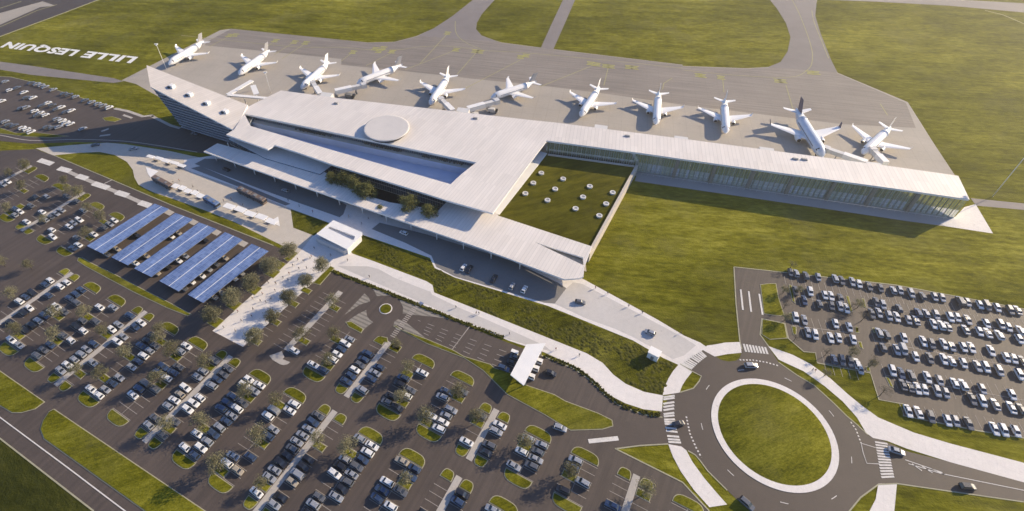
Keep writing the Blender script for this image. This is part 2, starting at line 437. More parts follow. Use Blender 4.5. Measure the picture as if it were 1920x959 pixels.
# airside
apron = W([(228, 151), (413, 57)] + c1((1300, 163), (1918, 225)) + c2((150, 240), (300, 236), (420, 205), (520, 160), (620, 95), (740, 0), (760, -40)) +
          c2((880, -40), (862, 0), (790, 80), (762, 130), (757, 165), (790, 205), (900, 240), (1130, 270), (1500, 315), (1918, 365)) +
          c3((0, 372), (360, 385), (480, 378), (550, 350), (590, 290), (606, 210), (580, 130), (530, 50), (470, -30)) +
          c3((760, -30), (752, 20), (745, 90), (775, 190), (830, 330), (870, 410), (1265, 575), (1400, 790), (1545, 1010), (1610, 1120)) + [(1800, 380), (1300, 330), (1000, 330), (500, 240), (330, 200), (255, 158)])
sheet('apron', M['apron'], [apron], 0.02)
sheet('taxi_lane', M['apron_dark'], [W(c1((1165, 235), (1300, 163), (1918, 225)) + c2((150, 242), (300, 238), (430, 205), (600, 190), (760, 190), (900, 242), (1130, 272), (1500, 317), (1918, 367)) +
      c3((0, 374), (360, 388), (480, 381), (600, 330), (800, 330), (868, 412), (1255, 580), (1310, 720), (900, 700), (0, 590)) + c2((1918, 590), (1500, 530), (1190, 490), (700, 440), (300, 395), (0, 366)) + c1((1918, 333), (1500, 290), (1150, 256)))], 0.04)
sheet('taxiway', M['taxi'], [W(c2((430, 203), (520, 160), (620, 95), (740, 0), (790, -90), (930, -90), (862, 0), (790, 80), (762, 130), (757, 165), (790, 203), (880, 236))),
      W(c3((480, 378), (550, 350), (590, 290), (606, 210), (580, 130), (530, 50), (440, -60), (740, -60), (752, 20), (745, 90), (775, 190), (830, 330), (868, 408)))], 0.06)
sheet('runway_road', M['taxi'], [W(c3((440, -10), (760, -2), (1100, 12), (1500, 34), (1918, 72), (2300, 100), (2300, 40), (1918, 20), (1300, -14), (700, -60)))], 0.08)
sheet('perimeter_track', M['taxi'], [W(c2((1122, 268), (1190, 282), (1262, 120), (1318, -10), (1400, -200), (1330, -200), (1250, -10), (1180, 140))),
      W([(1820, 372), (1920, 382), (1990, 390), (1990, 401), (1920, 394), (1830, 386)]),
      W([(-60, 108), (0, 116), (60, 124), (213, 147), (232, 153), (213, 156), (60, 141), (0, 131), (-60, 124)])], 0.03)
sheet('old_runway', M['road'], [W([(-90, 95), (0, 68), (185, 0), (250, -26), (150, -80), (-90, -60)])], 0.02)
sheet('concrete_pad', M['apron'], [W([(-60, 70), (0, 47), (75, 14), (104, 11), (80, 3), (0, 25), (-60, 43)])], 0.05)
mk = MB()
mk.ribbon(W([(-60, 88), (0, 69), (95, 34), (185, 0), (230, -16)]), 1.6, 0.06)
mk.ribbon(W([(-60, 72), (0, 51), (70, 20), (107, 9)]), 1.0, 0.07)
mk.ribbon(W([(-60, 36), (0, 16), (40, 3)]), 1.0, 0.07)
mk.ribbon(W(c3((1700, 60), (1800, 85), (1918, 135), (2100, 220))), 1.0, 0.05)
struct('runway_markings', mk, M['pale_yellow'])
# apron paint
ap = MB()
for l in [c1((1175, 265), (1290, 205)), c1((1540, 310), (1645, 242)), c1((1585, 332), (1716, 246)), c1((1490, 270), (1548, 232)),
          c2((0, 345), (60, 297)), c2((140, 370), (282, 298)), c2((360, 392), (440, 362), (595, 192)), c2((440, 362), (640, 284)),
          c2((650, 420), (760, 295)), c2((690, 502), (1012, 335)), c2((1110, 492), (1412, 370)), c2((1475, 482), (1500, 380)), c2((1805, 505), (1812, 470), (1860, 440)),
          c3((232, 520), (225, 450)), c3((622, 622), (580, 480)), c3((1152, 650), (1110, 585))]:
    ap.ribbon(W(l), 0.55, 0.09)
struct('stand_lead_lines', ap, M['pale_yellow'])
ap = MB()
for l in [c2((-900, 200), (-300, 262), (0, 268), (180, 283), (330, 280), (450, 264), (620, 262), (800, 285), (1050, 300), (1500, 342), (1918, 385)), c2((640, 120), (642, 175), (665, 215), (720, 252), (790, 280)),
          c3((0, 395), (300, 425), (600, 436), (700, 395), (728, 340), (718, 250), (660, 90), (620, 10), (600, -30)), c3((725, 60), (740, 130), (780, 230), (820, 330))]:
    ap.ribbon(smooth([tuple(q) for q in W(l)], 6, False), 0.5, 0.10)
struct('taxi_guide_lines', ap, M['pale_yellow'])
ap = MB()
for x, y in c1((1290, 201), (1322, 199), (1548, 230), (1655, 238), (1718, 243)) + c2((66, 295), (190, 276), (212, 290), (235, 272), (285, 292), (597, 188), (645, 281), (752, 290), (780, 293), (1008, 322), (1038, 314), (1400, 358), (1436, 364), (1486, 372), (1516, 376), (1615, 379), (1648, 382)) + c3((90, 424), (110, 428), (215, 438), (535, 456), (562, 458), (718, 410), (748, 411)):
    q = G(x, y).to_2d(); e = az(-14)
    for k in range(3):
        a = q + Vector((-e.y, e.x)) * (k - 1) * 2.0
        ap.ribbon([a - e * (2.6 - 0.5 * (k % 2)), a + e * (2.6 - 0.7 * (k % 2))], 0.9, 0.11)
struct('stand_marks', ap, M['yellow'])
# airport name painted on the grass, read from the air side
def words(s):
    cu = bpy.data.curves.new('airport_name', 'FONT'); cu.body = s; cu.space_character = 1.08; cu.space_word = 1.1; cu.resolution_u = 3; cu.offset = 0.045
    o = bpy.data.objects.new('airport_name', cu); COL.objects.link(o)
    bpy.context.view_layer.update()
    me = bpy.data.meshes.new_from_object(o.evaluated_get(bpy.context.evaluated_depsgraph_get()))
    bpy.data.objects.remove(o); return me
O_ = G(*c1((778, 322))[0]); E_ = G(*c1((52, 236))[0]); U_ = G(*c1((733, 357))[0]) - O_
gl_ = thing('ground_lettering', 'white LILLE LESQUIN lettering painted on the grass beside the apron', 'lettering')
paint_ = plain('name_paint_white', (0.75, 0.74, 0.70), 0.7, noise=0.1, nscale=0.5)
for s_, a_, b_ in (('LILLE', 0.0, 0.375), ('LESQUIN', 0.435, 1.0)):
    me = words(s_)
    xs = [v.co.x for v in me.vertices]; ys = [v.co.y for v in me.vertices]
    x0, x1, y0, y1 = min(xs), max(xs), min(v for v in ys), max(ys)
    if s_ == 'LESQUIN': y0 = yb
    yb = y0
    for v in me.vertices:
        p = O_ + (E_ - O_) * (a_ + (b_ - a_) * (v.co.x - x0) / (x1 - x0)) + U_ * ((v.co.y - y0) / (y1 - y0)); v.co = (p.x, p.y, 0.06)
    me.materials.append(paint_); link('word', me, gl_)
sheet('meadow', M['meadow'], [W([(-200, 690), (0, 823), (176, 959), (235, 1040), (-60, 1040)])], 0.03)

# landside: asphalt of the big car park
k6 = lambda ox, oy, *p: C(ox, oy, 6.0, *p)
carpark = W([(-160, 283), (0, 283), (66, 280), (100, 292), (207, 337), (320, 385), (513, 461), (560, 482), (625, 512), (847, 600), (940, 638), (1015, 667)] +
            [(1073, 690), (1107, 713), (1133, 740), (1160, 760), (1207, 778), (1242, 783), (1262, 800), (1258, 834), (1153, 841), (1280, 905), (1300, 927), (1330, 959), (1390, 1040), (1480, 1170), (440, 1170), (296, 1052), (176, 959), (0, 822), (-160, 700)])
sheet('car_park', M['asphalt'], [carpark], 0.02)
east = W([(1376, 501), (1467, 511), (1680, 535), (1920, 580), (2000, 596), (2000, 838), (1920, 822), (1833, 808), (1758, 793), (1693, 780), (1693, 758), (1648, 750), (1632, 700), (1532, 681), (1529, 662), (1507, 660), (1478, 635), (1472, 607), (1428, 598), (1425, 628), (1441, 650), (1452, 672), (1391, 672), (1391, 655), (1387, 640)])
sheet('staff_car_park', M['asphalt'], [east], 0.02)
west = W([(-120, 130), (-40, 142), (20, 145), (55, 153), (215, 204), (250, 212), (282, 220), (330, 240), (345, 238), (430, 258), (450, 280), (420, 292), (383, 288), (320, 280), (235, 268), (142, 267), (58, 270), (0, 265), (-120, 250)])
sheet('north_car_park', M['asphalt'], [west], 0.02)
# roundabout
RC = Vector((103.487, 88.923)); 
def circ(c, r, n=72): return [c + Vector((math.cos(2 * math.pi * i / n), math.sin(2 * math.pi * i / n))) * r for i in range(n)]
q7 = lambda *p: k6(1220, 600, *p)
q8 = lambda *p: k6(1220, 760, *p)
q9 = lambda *p: C(1280, 640, 3.0, *p)
rb = W(q7((555, 335), (330, 495), (460, 575), (570, 632), (545, 690), (480, 770), (330, 815), (240, 830)) + [(1230, 783), (1230, 836)] + q8((200, 440), (345, 470), (420, 515), (500, 560), (560, 630), (640, 740), (760, 860), (860, 959)) +
       [(1390, 945), (1440, 985), (1500, 1000), (1560, 985)] + q9((935, 960), (1000, 880), (1100, 805), (1205, 800), (1190, 600), (1070, 545), (1040, 527), (980, 470), (920, 420), (850, 350), (740, 250), (640, 190), (540, 120), (500, 60), (480, 25), (400, 5), (330, 5)) +
       q7((1020, 380), (1000, 430), (960, 460), (880, 470), (800, 455), (730, 415)))
sheet('roundabout_road', M['road'], [rb], 0.04)
sheet('access_road', M['road'], [W(q9((1050, 530), (1200, 590), (1260, 620), (1500, 680), (1918, 795), (2150, 860), (2150, 940), (1918, 905), (1205, 802), (1090, 810))),
                                  W([(1153, 838), (1258, 830), (1262, 800), (1242, 783), (1180, 790), (1100, 800)])], 0.05)
ring = MB(); ring.prism([circ(RC, 20.1), circ(RC, 17.9)], 0.0, 0.16); struct('roundabout_kerb', ring, M['pave'])
gi = MB()
n_, m_ = 64, 10
vs = [(RC.x, RC.y, 1.1)]; fs = []
for j in range(1, m_ + 1):
    r = 17.95 * j / m_
    for i in range(n_):
        a = 2 * math.pi * i / n_
        vs.append((RC.x + r * math.cos(a), RC.y + r * math.sin(a), 0.14 + 0.96 * (1 - (j / m_) ** 2) + (0 if j == m_ else random.uniform(-.03, .03))))
for i in range(n_): fs.append((0, 1 + i, 1 + (i + 1) % n_))
for j in range(m_ - 1):
    for i in range(n_):
        a = 1 + j * n_; fs.append((a + i, a + n_ + i, a + n_ + (i + 1) % n_, a + (i + 1) % n_))
gi.add(vs, fs, 0, True); struct('roundabout_lawn', gi, M['lawn'])
# pale paths around the roundabout, plaza, mall, forecourt
ringpath1 = q7((318, 500), (345, 512), (470, 582), (400, 670), (355, 740), (325, 820), (135, 850), (150, 770), (200, 660), (250, 580))
ringpath2 = q8((197, 440), (345, 466), (400, 510), (470, 640), (600, 820), (740, 985), (860, 1120), (660, 1150), (490, 960), (340, 750), (250, 580))
ringpath0 = q7((570, 330), (640, 290), (730, 278), (830, 258), (1010, 250), (1022, 372), (860, 388), (720, 415), (600, 350))
eastpath = q9((480, 28), (620, 78), (720, 130), (830, 210), (930, 300), (1010, 365), (1100, 430), (1300, 515), (1500, 575), (1918, 685), (2150, 750), (2150, 865), (1918, 795), (1500, 680), (1260, 605), (1150, 562), (1070, 545), (1030, 515), (980, 430), (900, 340), (800, 255), (680, 170), (540, 105))
southpath = q9((1100, 802), (1205, 800), (1190, 957), (1175, 1040), (1000, 1040), (1050, 957), (1085, 890))
lower = W([(612, 477), (655, 474), (700, 490), (800, 528), (811, 535), (814, 549), (900, 583), (1040, 639), (1100, 663), (1130, 681), (1150, 703), (1173, 720), (1207, 735), (1243, 742), (1241, 772), (1207, 768), (1173, 757), (1140, 740), (1110, 710), (1077, 687), (1020, 661), (953, 639), (940, 633), (847, 594), (619, 503)])
sheet('footpath', M['pave'], [W(ringpath1), W(ringpath2), W(ringpath0), W(southpath)], 0.078)
sheet('cycle_path', M['pave'], [W(eastpath)], 0.07)
sheet('promenade', M['pave'], [lower], 0.055)
sheet('promenade_lane', M['lit_road'], [W([(632, 499), (690, 500)] + k6(620, 500, (540, 30), (700, 120), (1000, 240), (1120, 285), (1145, 320)) + [(860, 577), (940, 612), (1020, 648), (1035, 660), (953, 637), (847, 592)])], 0.074)
mall = W([(398.3, 621), (455.7, 651), (621, 499), (665, 482), (655, 468), (640, 440), (598, 436), (585, 445), (561, 474)])
sheet('mall', M['pave'], [mall], 0.066)
plaza = W([(66.7, 278.5), (133, 272.5), (200, 268), (233, 270.5), (320, 284), (360, 293), (400, 300), (470, 330), (560, 366), (640, 398), (700, 432), (655, 440), (613, 417), (545, 392.5), (550, 427.5), (593, 444), (598, 470), (561, 476), (513, 453), (440, 417), (382, 394), (320, 372), (290, 362), (270, 353)] +
          [(259, 346), (252, 333), (249, 319), (238, 304), (215, 291), (187, 285.5), (150, 287), (100, 292)])
sheet('plaza', M['plaza'], [plaza], 0.04)
fore = W([(345, 300), (400, 292), (470, 300), (600, 350), (840, 440), (1092, 523), (1160, 560), (1233, 600), (1283, 630), (1313, 643), (1326, 652), (1300, 668), (1275, 686), (1242, 671), (1187, 639), (1027, 574), (853, 521), (815, 503), (806, 484), (680, 441), (545, 391.5), (440, 350), (345, 318)])
sheet('forecourt', M['pave'], [fore], 0.06)
# carriageways under the canopy: shade put into a darker road colour, pale concrete where the drive leaves
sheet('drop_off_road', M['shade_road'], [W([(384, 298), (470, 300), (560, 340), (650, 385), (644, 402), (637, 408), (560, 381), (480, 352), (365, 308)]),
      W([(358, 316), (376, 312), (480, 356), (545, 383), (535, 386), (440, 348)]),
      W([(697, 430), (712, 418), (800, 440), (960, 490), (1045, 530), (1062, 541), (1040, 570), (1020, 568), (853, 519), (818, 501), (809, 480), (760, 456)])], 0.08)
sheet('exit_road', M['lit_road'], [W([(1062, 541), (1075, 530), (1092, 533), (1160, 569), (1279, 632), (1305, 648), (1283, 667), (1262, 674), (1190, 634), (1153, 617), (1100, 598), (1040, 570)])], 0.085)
# planted strips at ground level
bed = W([(653, 467), (680, 442), (807, 488), (811, 498), (853, 522), (1027, 577), (1187, 641), (1242, 673), (1272, 685), (1256, 712), (1243, 742), (1207, 734), (1173, 719), (1150, 702), (1130, 679), (1100, 662), (1040, 638), (900, 582), (815, 548), (812, 533), (800, 526)])
sheet('planting_strip', M['planting'], [bed, W([(545, 393), (613, 417), (593, 443), (550, 427.5)])], 0.03)
sheet('verge', M['lawn'], [W([(127, 302), (150, 288), (187, 286.5), (215, 292), (237, 305), (247, 319), (250, 334), (257, 348), (269, 356), (290, 365), (320, 376), (382, 397), (440, 420), (513, 456), (545, 473), (533, 470), (513, 460), (320, 383), (207, 335)])], 0.05)
# kerb lines along the asphalt edges
kb = MB()
for l in [[(100, 291.5), (207, 336.5), (320, 384.5), (513, 461)], [(1153, 841.5), (1280, 905), (1300, 927), (1330, 959)], [(-60, 777), (0, 822.5), (176, 959)],
          [(1376, 640 - 139), (1467, 511), (1680, 535), (1920, 580)], [(1376, 501), (1380, 570), (1387, 640), (1391, 655)], [(1920, 822), (1833, 808), (1758, 793), (1693, 780), (1693, 758), (1648, 750), (1632, 700), (1532, 681), (1529, 662), (1507, 660), (1478, 635), (1472, 607), (1428, 598), (1425, 628), (1441, 650)],
          [(-40, 142), (20, 145), (55, 153), (215, 204)], [(1155, 842), (1200, 836), (1253, 833)], [(1015, 667), (1073, 690), (1107, 713), (1133, 740), (1160, 760), (1207, 778), (1242, 783)]]:
    kb.ribbon(W(l), 0.45, 0.10)
kb.ribbon(W(q7((330, 497), (460, 577), (570, 634), (545, 692), (480, 772), (330, 817))), 0.4, 0.10)
kb.ribbon(W(q8((420, 515), (500, 560), (560, 630), (640, 740), (760, 860), (860, 959))), 0.4, 0.10)
kb.ribbon(W(q9((1040, 527), (980, 470), (920, 420), (850, 350), (740, 250), (640, 190), (540, 120))), 0.4, 0.10)
kb.ribbon(W(q9((935, 960), (1000, 880), (1100, 807), (1205, 802), (1918, 905))), 0.4, 0.10)
struct('kerb_edging', kb, M['kerb'])
pw = MB()
for l in [[(215, 204), (240, 209), (268, 219), (284, 217), (288, 219)], [(284, 218), (320, 236), (338, 241)]]:
    pw.ribbon(W(l), 2.0, 0.09)
pw.ribbon(W([(231, 216), (248, 222)]), 1.6, 0.09); pw.ribbon(W([(190, 247), (204, 242)]), 1.6, 0.09); pw.ribbon(W([(187, 255.5), (207, 253)]), 1.6, 0.09)
pw.ribbon(smooth([tuple(q) for q in W([(-60, 246), (0, 254), (58, 264), (140, 262), (230, 265), (300, 274), (370, 286)])], 5, False), 0.5, 0.09)
struct('paved_strip', pw, M['path'])
# pier end and its service strip
sheet('pier_terrace', M['pave'], [W([(1826, 384), (1829.5, 384), (1861.8, 438.3), (1774, 425), (1762, 419), (1791, 407), (1808, 389)])], 0.06)
sheet('service_strip', plain('service_strip_concrete', (0.33, 0.32, 0.31), 0.8, noise=0.15, nscale=0.1), [W([(1196, 322), (1280, 334), (1500, 366), (1707, 398), (1791, 408), (1774, 425), (1700, 415), (1500, 385), (1280, 353), (1190, 340)])], 0.05)
# white road paint
wp = MB()
def stripes(a0, a1, b0, b1, n, w, z=0.11):
    """n zebra bars spread from edge a (two ends) to edge b"""
    A0, A1, B0, B1 = [G(*p).to_2d() for p in (a0, a1, b0, b1)]
    for i in range(n):
        t = (i + 0.5) / n
        wp.ribbon([A0.lerp(B0, t), A1.lerp(B1, t)], w, z)
stripes((1391.5, 645), (1396, 660), (1437, 652), (1442, 665), 8, 0.75)
for i in range(11):
    t = (i + .5) / 11
    a = smooth([tuple(G(*p).to_2d()) for p in q7((345, 500), (440, 415), (570, 345))], 12, False); b_ = smooth([tuple(G(*p).to_2d()) for p in q7((460, 560), (545, 480), (635, 410))], 12, False)
    wp.ribbon([Vector(a[int(t * (len(a) - 1))]), Vector(b_[int(t * (len(b_) - 1))])], 0.7, 0.11)
Lz = smooth([tuple(G(*p).to_2d()) for p in [(1243.5, 744), (1244, 775), (1247, 800), (1254, 833)]], 12, False)
Rz = smooth([tuple(G(*p).to_2d()) for p in [(1265, 741), (1264, 772), (1268, 802), (1278, 834)]], 12, False)
for i in range(15):
    t = (i + .5) / 15; wp.ribbon([Vector(Lz[int(t * (len(Lz) - 1))]), Vector(Rz[int(t * (len(Rz) - 1))])], 0.7, 0.11)
stripes(q9((1080, 560))[0], q9((1150, 572))[0], q9((1118, 775))[0], q9((1190, 770))[0], 13, 0.6)
wp.dashes(W(q9((20, 425), (40, 520), (75, 600), (105, 655))), 0.55, 0.11, 0.6, 0.6)
wp.dashes(W(q9((320, 106), (400, 108), (470, 120), (540, 140))), 0.55, 0.11, 0.6, 0.6)
wp.dashes(W(q9((945, 455), (975, 500), (1003, 575))), 0.45, 0.11, 0.6, 0.6)
wp.ribbon(W(q9((1003, 575), (1015, 630), (1035, 688), (1110, 692))), 0.2, 0.11); wp.ribbon(W(q9((1003, 575), (1085, 600))), 0.2, 0.11)
n = 9
for i in range(n):
    a0 = 2 * math.pi * (i + 0.3) / n
    wp.ribbon([RC + Vector((math.cos(a0 + .1 * k / 4), math.sin(a0 + .1 * k / 4))) * 23.8 for k in range(5)], 0.22, 0.11)
wp.ribbon(W(q9((1270, 690), (1450, 745), (1918, 840), (2100, 880))), 0.25, 0.11); wp.ribbon(W(q9((1250, 668), (1460, 740))), 0.25, 0.11)
for a, b_ in [((1290, 690), (1345, 730)), ((1340, 700), (1405, 742)), ((1400, 720), (1475, 752))]: wp.ribbon(W(q9(a, b_)), 0.3, 0.11)
wp.ribbon(W(k6(960, 799, (860, 175), (1195, 140))), 1.5, 0.11)
for a, b_ in [((172, 380), (197, 610)), ((262, 400), (290, 632)), ((381, 430), (418, 665))]: wp.ribbon(W(k6(1360, 480, a, b_)), 0.7, 0.11)
wp.ribbon(W([(-60, 737), (0, 783), (120, 872), (235, 959), (300, 1010)]), 0.35, 0.11)
wp.ribbon(W(k6(0, 300, (1175, 270), (1265, 225))), 0.35, 0.11)
for l in [((440, 3), (590, 50)), ((660, 95), (790, 130)), ((870, 180), (980, 215)), ((1050, 265), (1220, 320)), ((1310, 365), (1440, 405)), ((1570, 480), (1690, 520))]:
    a, b_ = l; wp.ribbon(W(k6(0, 300, a, ((a[0] + b_[0]) / 2, (a[1] + b_[1]) / 2), b_)), 3.4, 0.12)
struct('road_markings', wp, M['white_line'])
md = MB(); md.ribbon(W(k6(0, 300, (700, 105), (930, 205), (1130, 290), (1380, 390), (1700, 530))), 2.2, 0.10)
for i in range(4):
    t0 = [((315.7, 396), (322, 393)), ((362, 412), (368, 409.5)), ((406, 431), (412, 428)), ((455, 450.5), (461, 448))][i]
for x, y in [(317, 399), (362, 417), (405, 436), (455, 457)]:
    q = G(x, y).to_2d(); md.ribbon([q - az(-30) * 2.4, q + az(-30) * 2.4], 3.0, 0.12)
struct('median', md, M['path'])
# hatched gore areas and little roundabout inside the car park
h = MB(); hp = lambda *p: k6(620, 500, *p)
gores = [hp((380, 305), (430, 350), (445, 395), (330, 430), (240, 490), (150, 550)), hp((400, 490), (410, 560), (440, 600), (478, 628), (395, 690), (350, 740), (330, 700), (165, 640), (230, 585), (310, 535)),
         hp((470, 240), (560, 275), (690, 325), (600, 330), (520, 335)), hp((770, 370), (880, 410), (1000, 455), (1180, 530), (1370, 600), (1180, 570), (960, 548), (810, 530), (815, 460)), hp((760, 595), (860, 640), (960, 720), (1065, 805), (830, 720), (790, 660), (705, 660), (720, 620))]
for g0 in gores: h.sheet([W(g0)], 0.06)
struct('hatched_paving', h, paved_mat('gore_paving', (0.27, 0.245, 0.21), [(0.2, 0.15), (2, 0.2)], joints=1.7, jcol=0.42, deg=-28, jw=0.42, axes=(1,)))
q = G(*hp((620, 478))[0]).to_2d()
ri = MB(); ri.prism([circ(q, 2.75, 32)], 0, 0.14); struct('small_roundabout_kerb', ri, M['pave'])
ri = MB(); ri.prism([circ(q, 2.3, 32)], 0.05, 0.3); struct('small_roundabout_lawn', ri, M['lawn'])
h = MB()
Za = G(*hp((975, 430))[0]).to_2d(); Zb = G(*hp((690, 800))[0]).to_2d(); e = (Zb - Za).normalized(); nn = Vector((-e.y, e.x)); L = (Zb - Za).length
k = 0.0
while k < L: h.ribbon([Za + e * k - nn * 1.1, Za + e * k + nn * 1.1], 0.45, 0.11); k += 0.95
for l in [[(1360, 945), (1560, 680)]]: h.ribbon(W(hp(*l)), 0.35, 0.11)
for l in [[(1020, 570), (1340, 600)], ]: pass
for t in range(4):
    a = hp((1090 + 0 * t, 640 + 45 * t))[0]; b_ = hp((1400 - 60 * t, 745 + 60 * t))[0]
q0 = [G(*p).to_2d() for p in hp((960, 560), (1065, 800))]; q1 = [G(*p).to_2d() for p in ((1003, 668), (963, 715))]
for t in range(1, 5):
    h.dashes([q0[0].lerp(q0[1], t / 5), q1[0].lerp(q1[1], t / 5)], 0.22, 0.11, 3.0, 3.2, phase=t * 1.7)
struct('lane_markings', h, M['thin_line'])
bl = MB(); bl.sheet([W(hp((1010, 395), (1050, 415), (1020, 450), (975, 425)))], 0.12)
struct('blue_paving', bl, plain('blue_paving', (0.12, 0.17, 0.30), 0.6, noise=0.2, nscale=1.0))
# ------------------------------------------------------------------ car park grid: u across the bays, v along them
EU, EV = az(-30), az(60)
def uv(p): return p.x * EU.x + p.y * EU.y, p.x * EV.x + p.y * EV.y
def xy(u, v): return EU * u + EV * v
def bayu(k): return -41.2 + 16.667 * (k if k >= -6 else -6 + (k + 6) * 0.955)
PITCH = 2.67
BLOCKS = {}   # (block, bay) -> (v bottom, v top, half width of the path or 0)
for k in range(-12, 2): BLOCKS[('lower', k)] = (23.6 + .66 * (k + 4), 59.8 + .62 * (k + 4), 1.15 if k in (-12, -9, -6, -3, 0) else 0)
for k in range(-4, 5): BLOCKS[('gate', k)] = (69.8 + .6 * (k + 2), 94.5 + .9 * (k + 2) if k < -0.5 else 89.4 + .6 * (k - 1), 1.15 if k in (-3, 0, 3) else 0)
BLOCKS[('gate', -5)] = (70, 105.5, 1.15); BLOCKS[('gate', -6)] = (66, 103, 1.15)
for k in range(-18, -12): BLOCKS[('upper', k)] = (61.8, 92.0 if k in (-15, -18) else 90.0, 1.15 if k in (-15, -18) else 0)
kerb = MB(); lawn = MB(); lines = MB(); pth = MB()
def island(u, v, L, D, sgn, half=None):
    """D shaped planted end of a bay: straight side towards the cars, rounded side towards the lane"""
    pts = []
    for t in range(13):
        a = math.pi * t / 12
        x = math.cos(a); y = math.sin(a)
        x = math.copysign(abs(x) ** 0.6, x); y = abs(y) ** 0.75
        pts.append((u + x * L / 2, v + sgn * (y * D - D / 2)))
    P_ = ccw([xy(*q) for q in pts])
    kerb.prism([P_], 0, 0.13); lawn.prism([inset(P_, 0.28)], 0.1, 0.22, bottom=False)
def pad(u, v, su, sv):
    P_ = ccw([xy(u + a * su / 2, v + b * sv / 2) for a, b in ((-1, -1), (1, -1), (1, 1), (-1, 1))])
    kerb.prism([P_], 0, 0.13); lawn.prism([inset(P_, 0.25)], 0.1, 0.22, bottom=False)
OCC = {}
def cell(bk, side, v):
    b = BLOCKS[bk]; return round((v - (b[0] + 3.4)) / PITCH)
def cellv(bk, i): return BLOCKS[bk][0] + 3.4 + i * PITCH
for (bl_, k), (v0, v1, pw_) in BLOCKS.items():
    u = bayu(k)
    if (bl_, k) in (('gate', -6), ('gate', -5)):
        pass
    elif pw_:
        for s in (-1, 1):
            island(u + s * 3.6, v1, 4.4, 3.4, 1); island(u + s * 3.6, v0, 4.4, 3.4, -1)
        pth.ribbon([xy(u, v0 - 1.4), xy(u, v1 + 1.2)], 2.3, 0.10)
    else:
        if not (bl_ == 'gate' and k == -4): island(u, v1, 9.6, 3.6, 1)
        island(u, v0, 9.6, 3.6, -1)
    n = int((v1 - v0 - 4.0) / PITCH)
    for i in range(n + 1):
        v = cellv((bl_, k), i) - PITCH / 2
        if v > v1 - 1.6: break
        for s in (-1, 1):
            if k == -6 and bl_ == 'gate' and s < 0: continue
            a = u + s * (pw_ + 0.1 if pw_ else 0.0)
            lines.ribbon([xy(a, v), xy(a + s * 4.9, v)], 0.16, 0.06)
    if not pw_: lines.ribbon([xy(u, v0 + 2), xy(u, v1 - 1.8)], 0.16, 0.065)
pth.ribbon([xy(bayu(-5) + .3, 72), xy(bayu(-5) + .3, 105.5)], 2.6, 0.10)
pth.sheet([W(C(480, 640, 6, (150, 165), (290, 115), (320, 180), (300, 205), (385, 238), (355, 262), (310, 272), (270, 262), (190, 215)))], 0.105)
PADS = [(25, 534), (102, 592), (163, 451), (46, 361), (59, 323), (12, 312), (39, 387), (125, 352), (154, 376), (199, 415), (192, 630), (110, 647), (142, 699), (190, 710), (295, 725), (25, 625), (322, 672), (308, 640), (398, 685), (463, 752), (527, 753),
        (378, 807), (310, 807), (487, 838), (595, 842), (652, 856), (502, 906), (613, 691), (762, 752), (765, 700), (862, 750), (897, 797), (787, 806), (755, 914), (990, 832), (1067, 901), (1207, 937), (584, 547), (550, 575), (518, 607), (481, 644), (632, 575), (568, 644), (632, 635), (400, 907), (12, 480), (3, 414), (738, 655), (172, 600), (232, 668)]
NOTREE = {(12, 312), (39, 387), (738, 655), (584, 547), (550, 575), (518, 607), (481, 644)}
TREES = []
def locate(px, z=0.0):
    p = G(px[0], px[1], z).to_2d(); u, v = uv(p); best = None
    for bk, (v0, v1, pw_) in BLOCKS.items():
        if v < v0 - 2.5 or v > v1 + 2.5: continue
        for s in (-1, 1):
            uc = bayu(bk[1]) + s * ((pw_ + 2.45) if pw_ else 2.45)
            d = abs(u - uc) + 0.0
            if best is None or d < best[0]: best = (d, bk, s, uc)
    return best, u, v, p
for px in PADS:
    best, u, v, p = locate(px)
    if best and best[0] < 4:
        _, bk, s, uc = best; i = cell(bk, s, v); i = max(0, i)
        if (bk, s, i) in OCC: continue
        OCC[(bk, s, i)] = 'pad'; pad(uc, cellv(bk, i), 4.5, 2.5)
        if px not in NOTREE: TREES.append((xy(uc, cellv(bk, i)), 'lot', bk, s))
# long islands beside the mall and below the solar roofs, verges by the access road
def poly_island(pts, h=0.2):
    P_ = ccw(W(pts)); kerb.prism([P_], 0, 0.13); lawn.prism([inset(P_, 0.3)], 0.1, h, bottom=False)
poly_island(C(0, 440, 6, (880, 260), (930, 262), (1030, 320), (1300, 450), (1600, 610), (1918, 770), (2160, 900), (2110, 920), (1880, 830), (1500, 650), (1200, 490), (960, 360), (870, 300)))
poly_island([(0, 697 - 2), (85, 754), (66, 768), (40, 775), (22, 775), (0, 762), (-90, 700), (-90, 640)], 0.25)
poly_island([(102, 767), (387, 959), (470, 1015), (370, 1015), (283, 968), (82, 824), (75, 806), (80, 790), (92, 772)], 0.25)
poly_island(C(620, 500, 6, (165, 625), (235, 620), (370, 705), (345, 755), (290, 725), (200, 680)))
poly_island(C(620, 500, 6, (700, 670), (740, 665), (800, 712), (1080, 815), (1380, 940), (1500, 1010), (1800, 1100)) + C(720, 640, 6, (1240, 300), (1440, 360), (1560, 480), (1918, 600)) + [(1060, 752), (1122, 775), (1148, 788), (1150, 800), (1130, 806), (1070, 808), (1020, 778), (950, 740), (905, 695), (870, 672), (800, 645), (742, 615)])
poly_island(C(380, 440, 4.36, (1045, 258), (1080, 275), (960, 415), (900, 400)))
poly_island(C(620, 500, 6, (510, 810), (560, 785), (640, 800), (650, 860), (560, 850)))
poly_island(C(380, 440, 4.36, (700, 180), (790, 145), (720, 215), (690, 222), (660, 200)))
for x, y in [(620, 250), (570, 315), (420, 450), (255, 575), (105, 715)]:
    q = G(*C(380, 440, 4.36, (x, y))[0]).to_2d(); u, v = uv(q); pad(u, v, 5.5, 4.5)
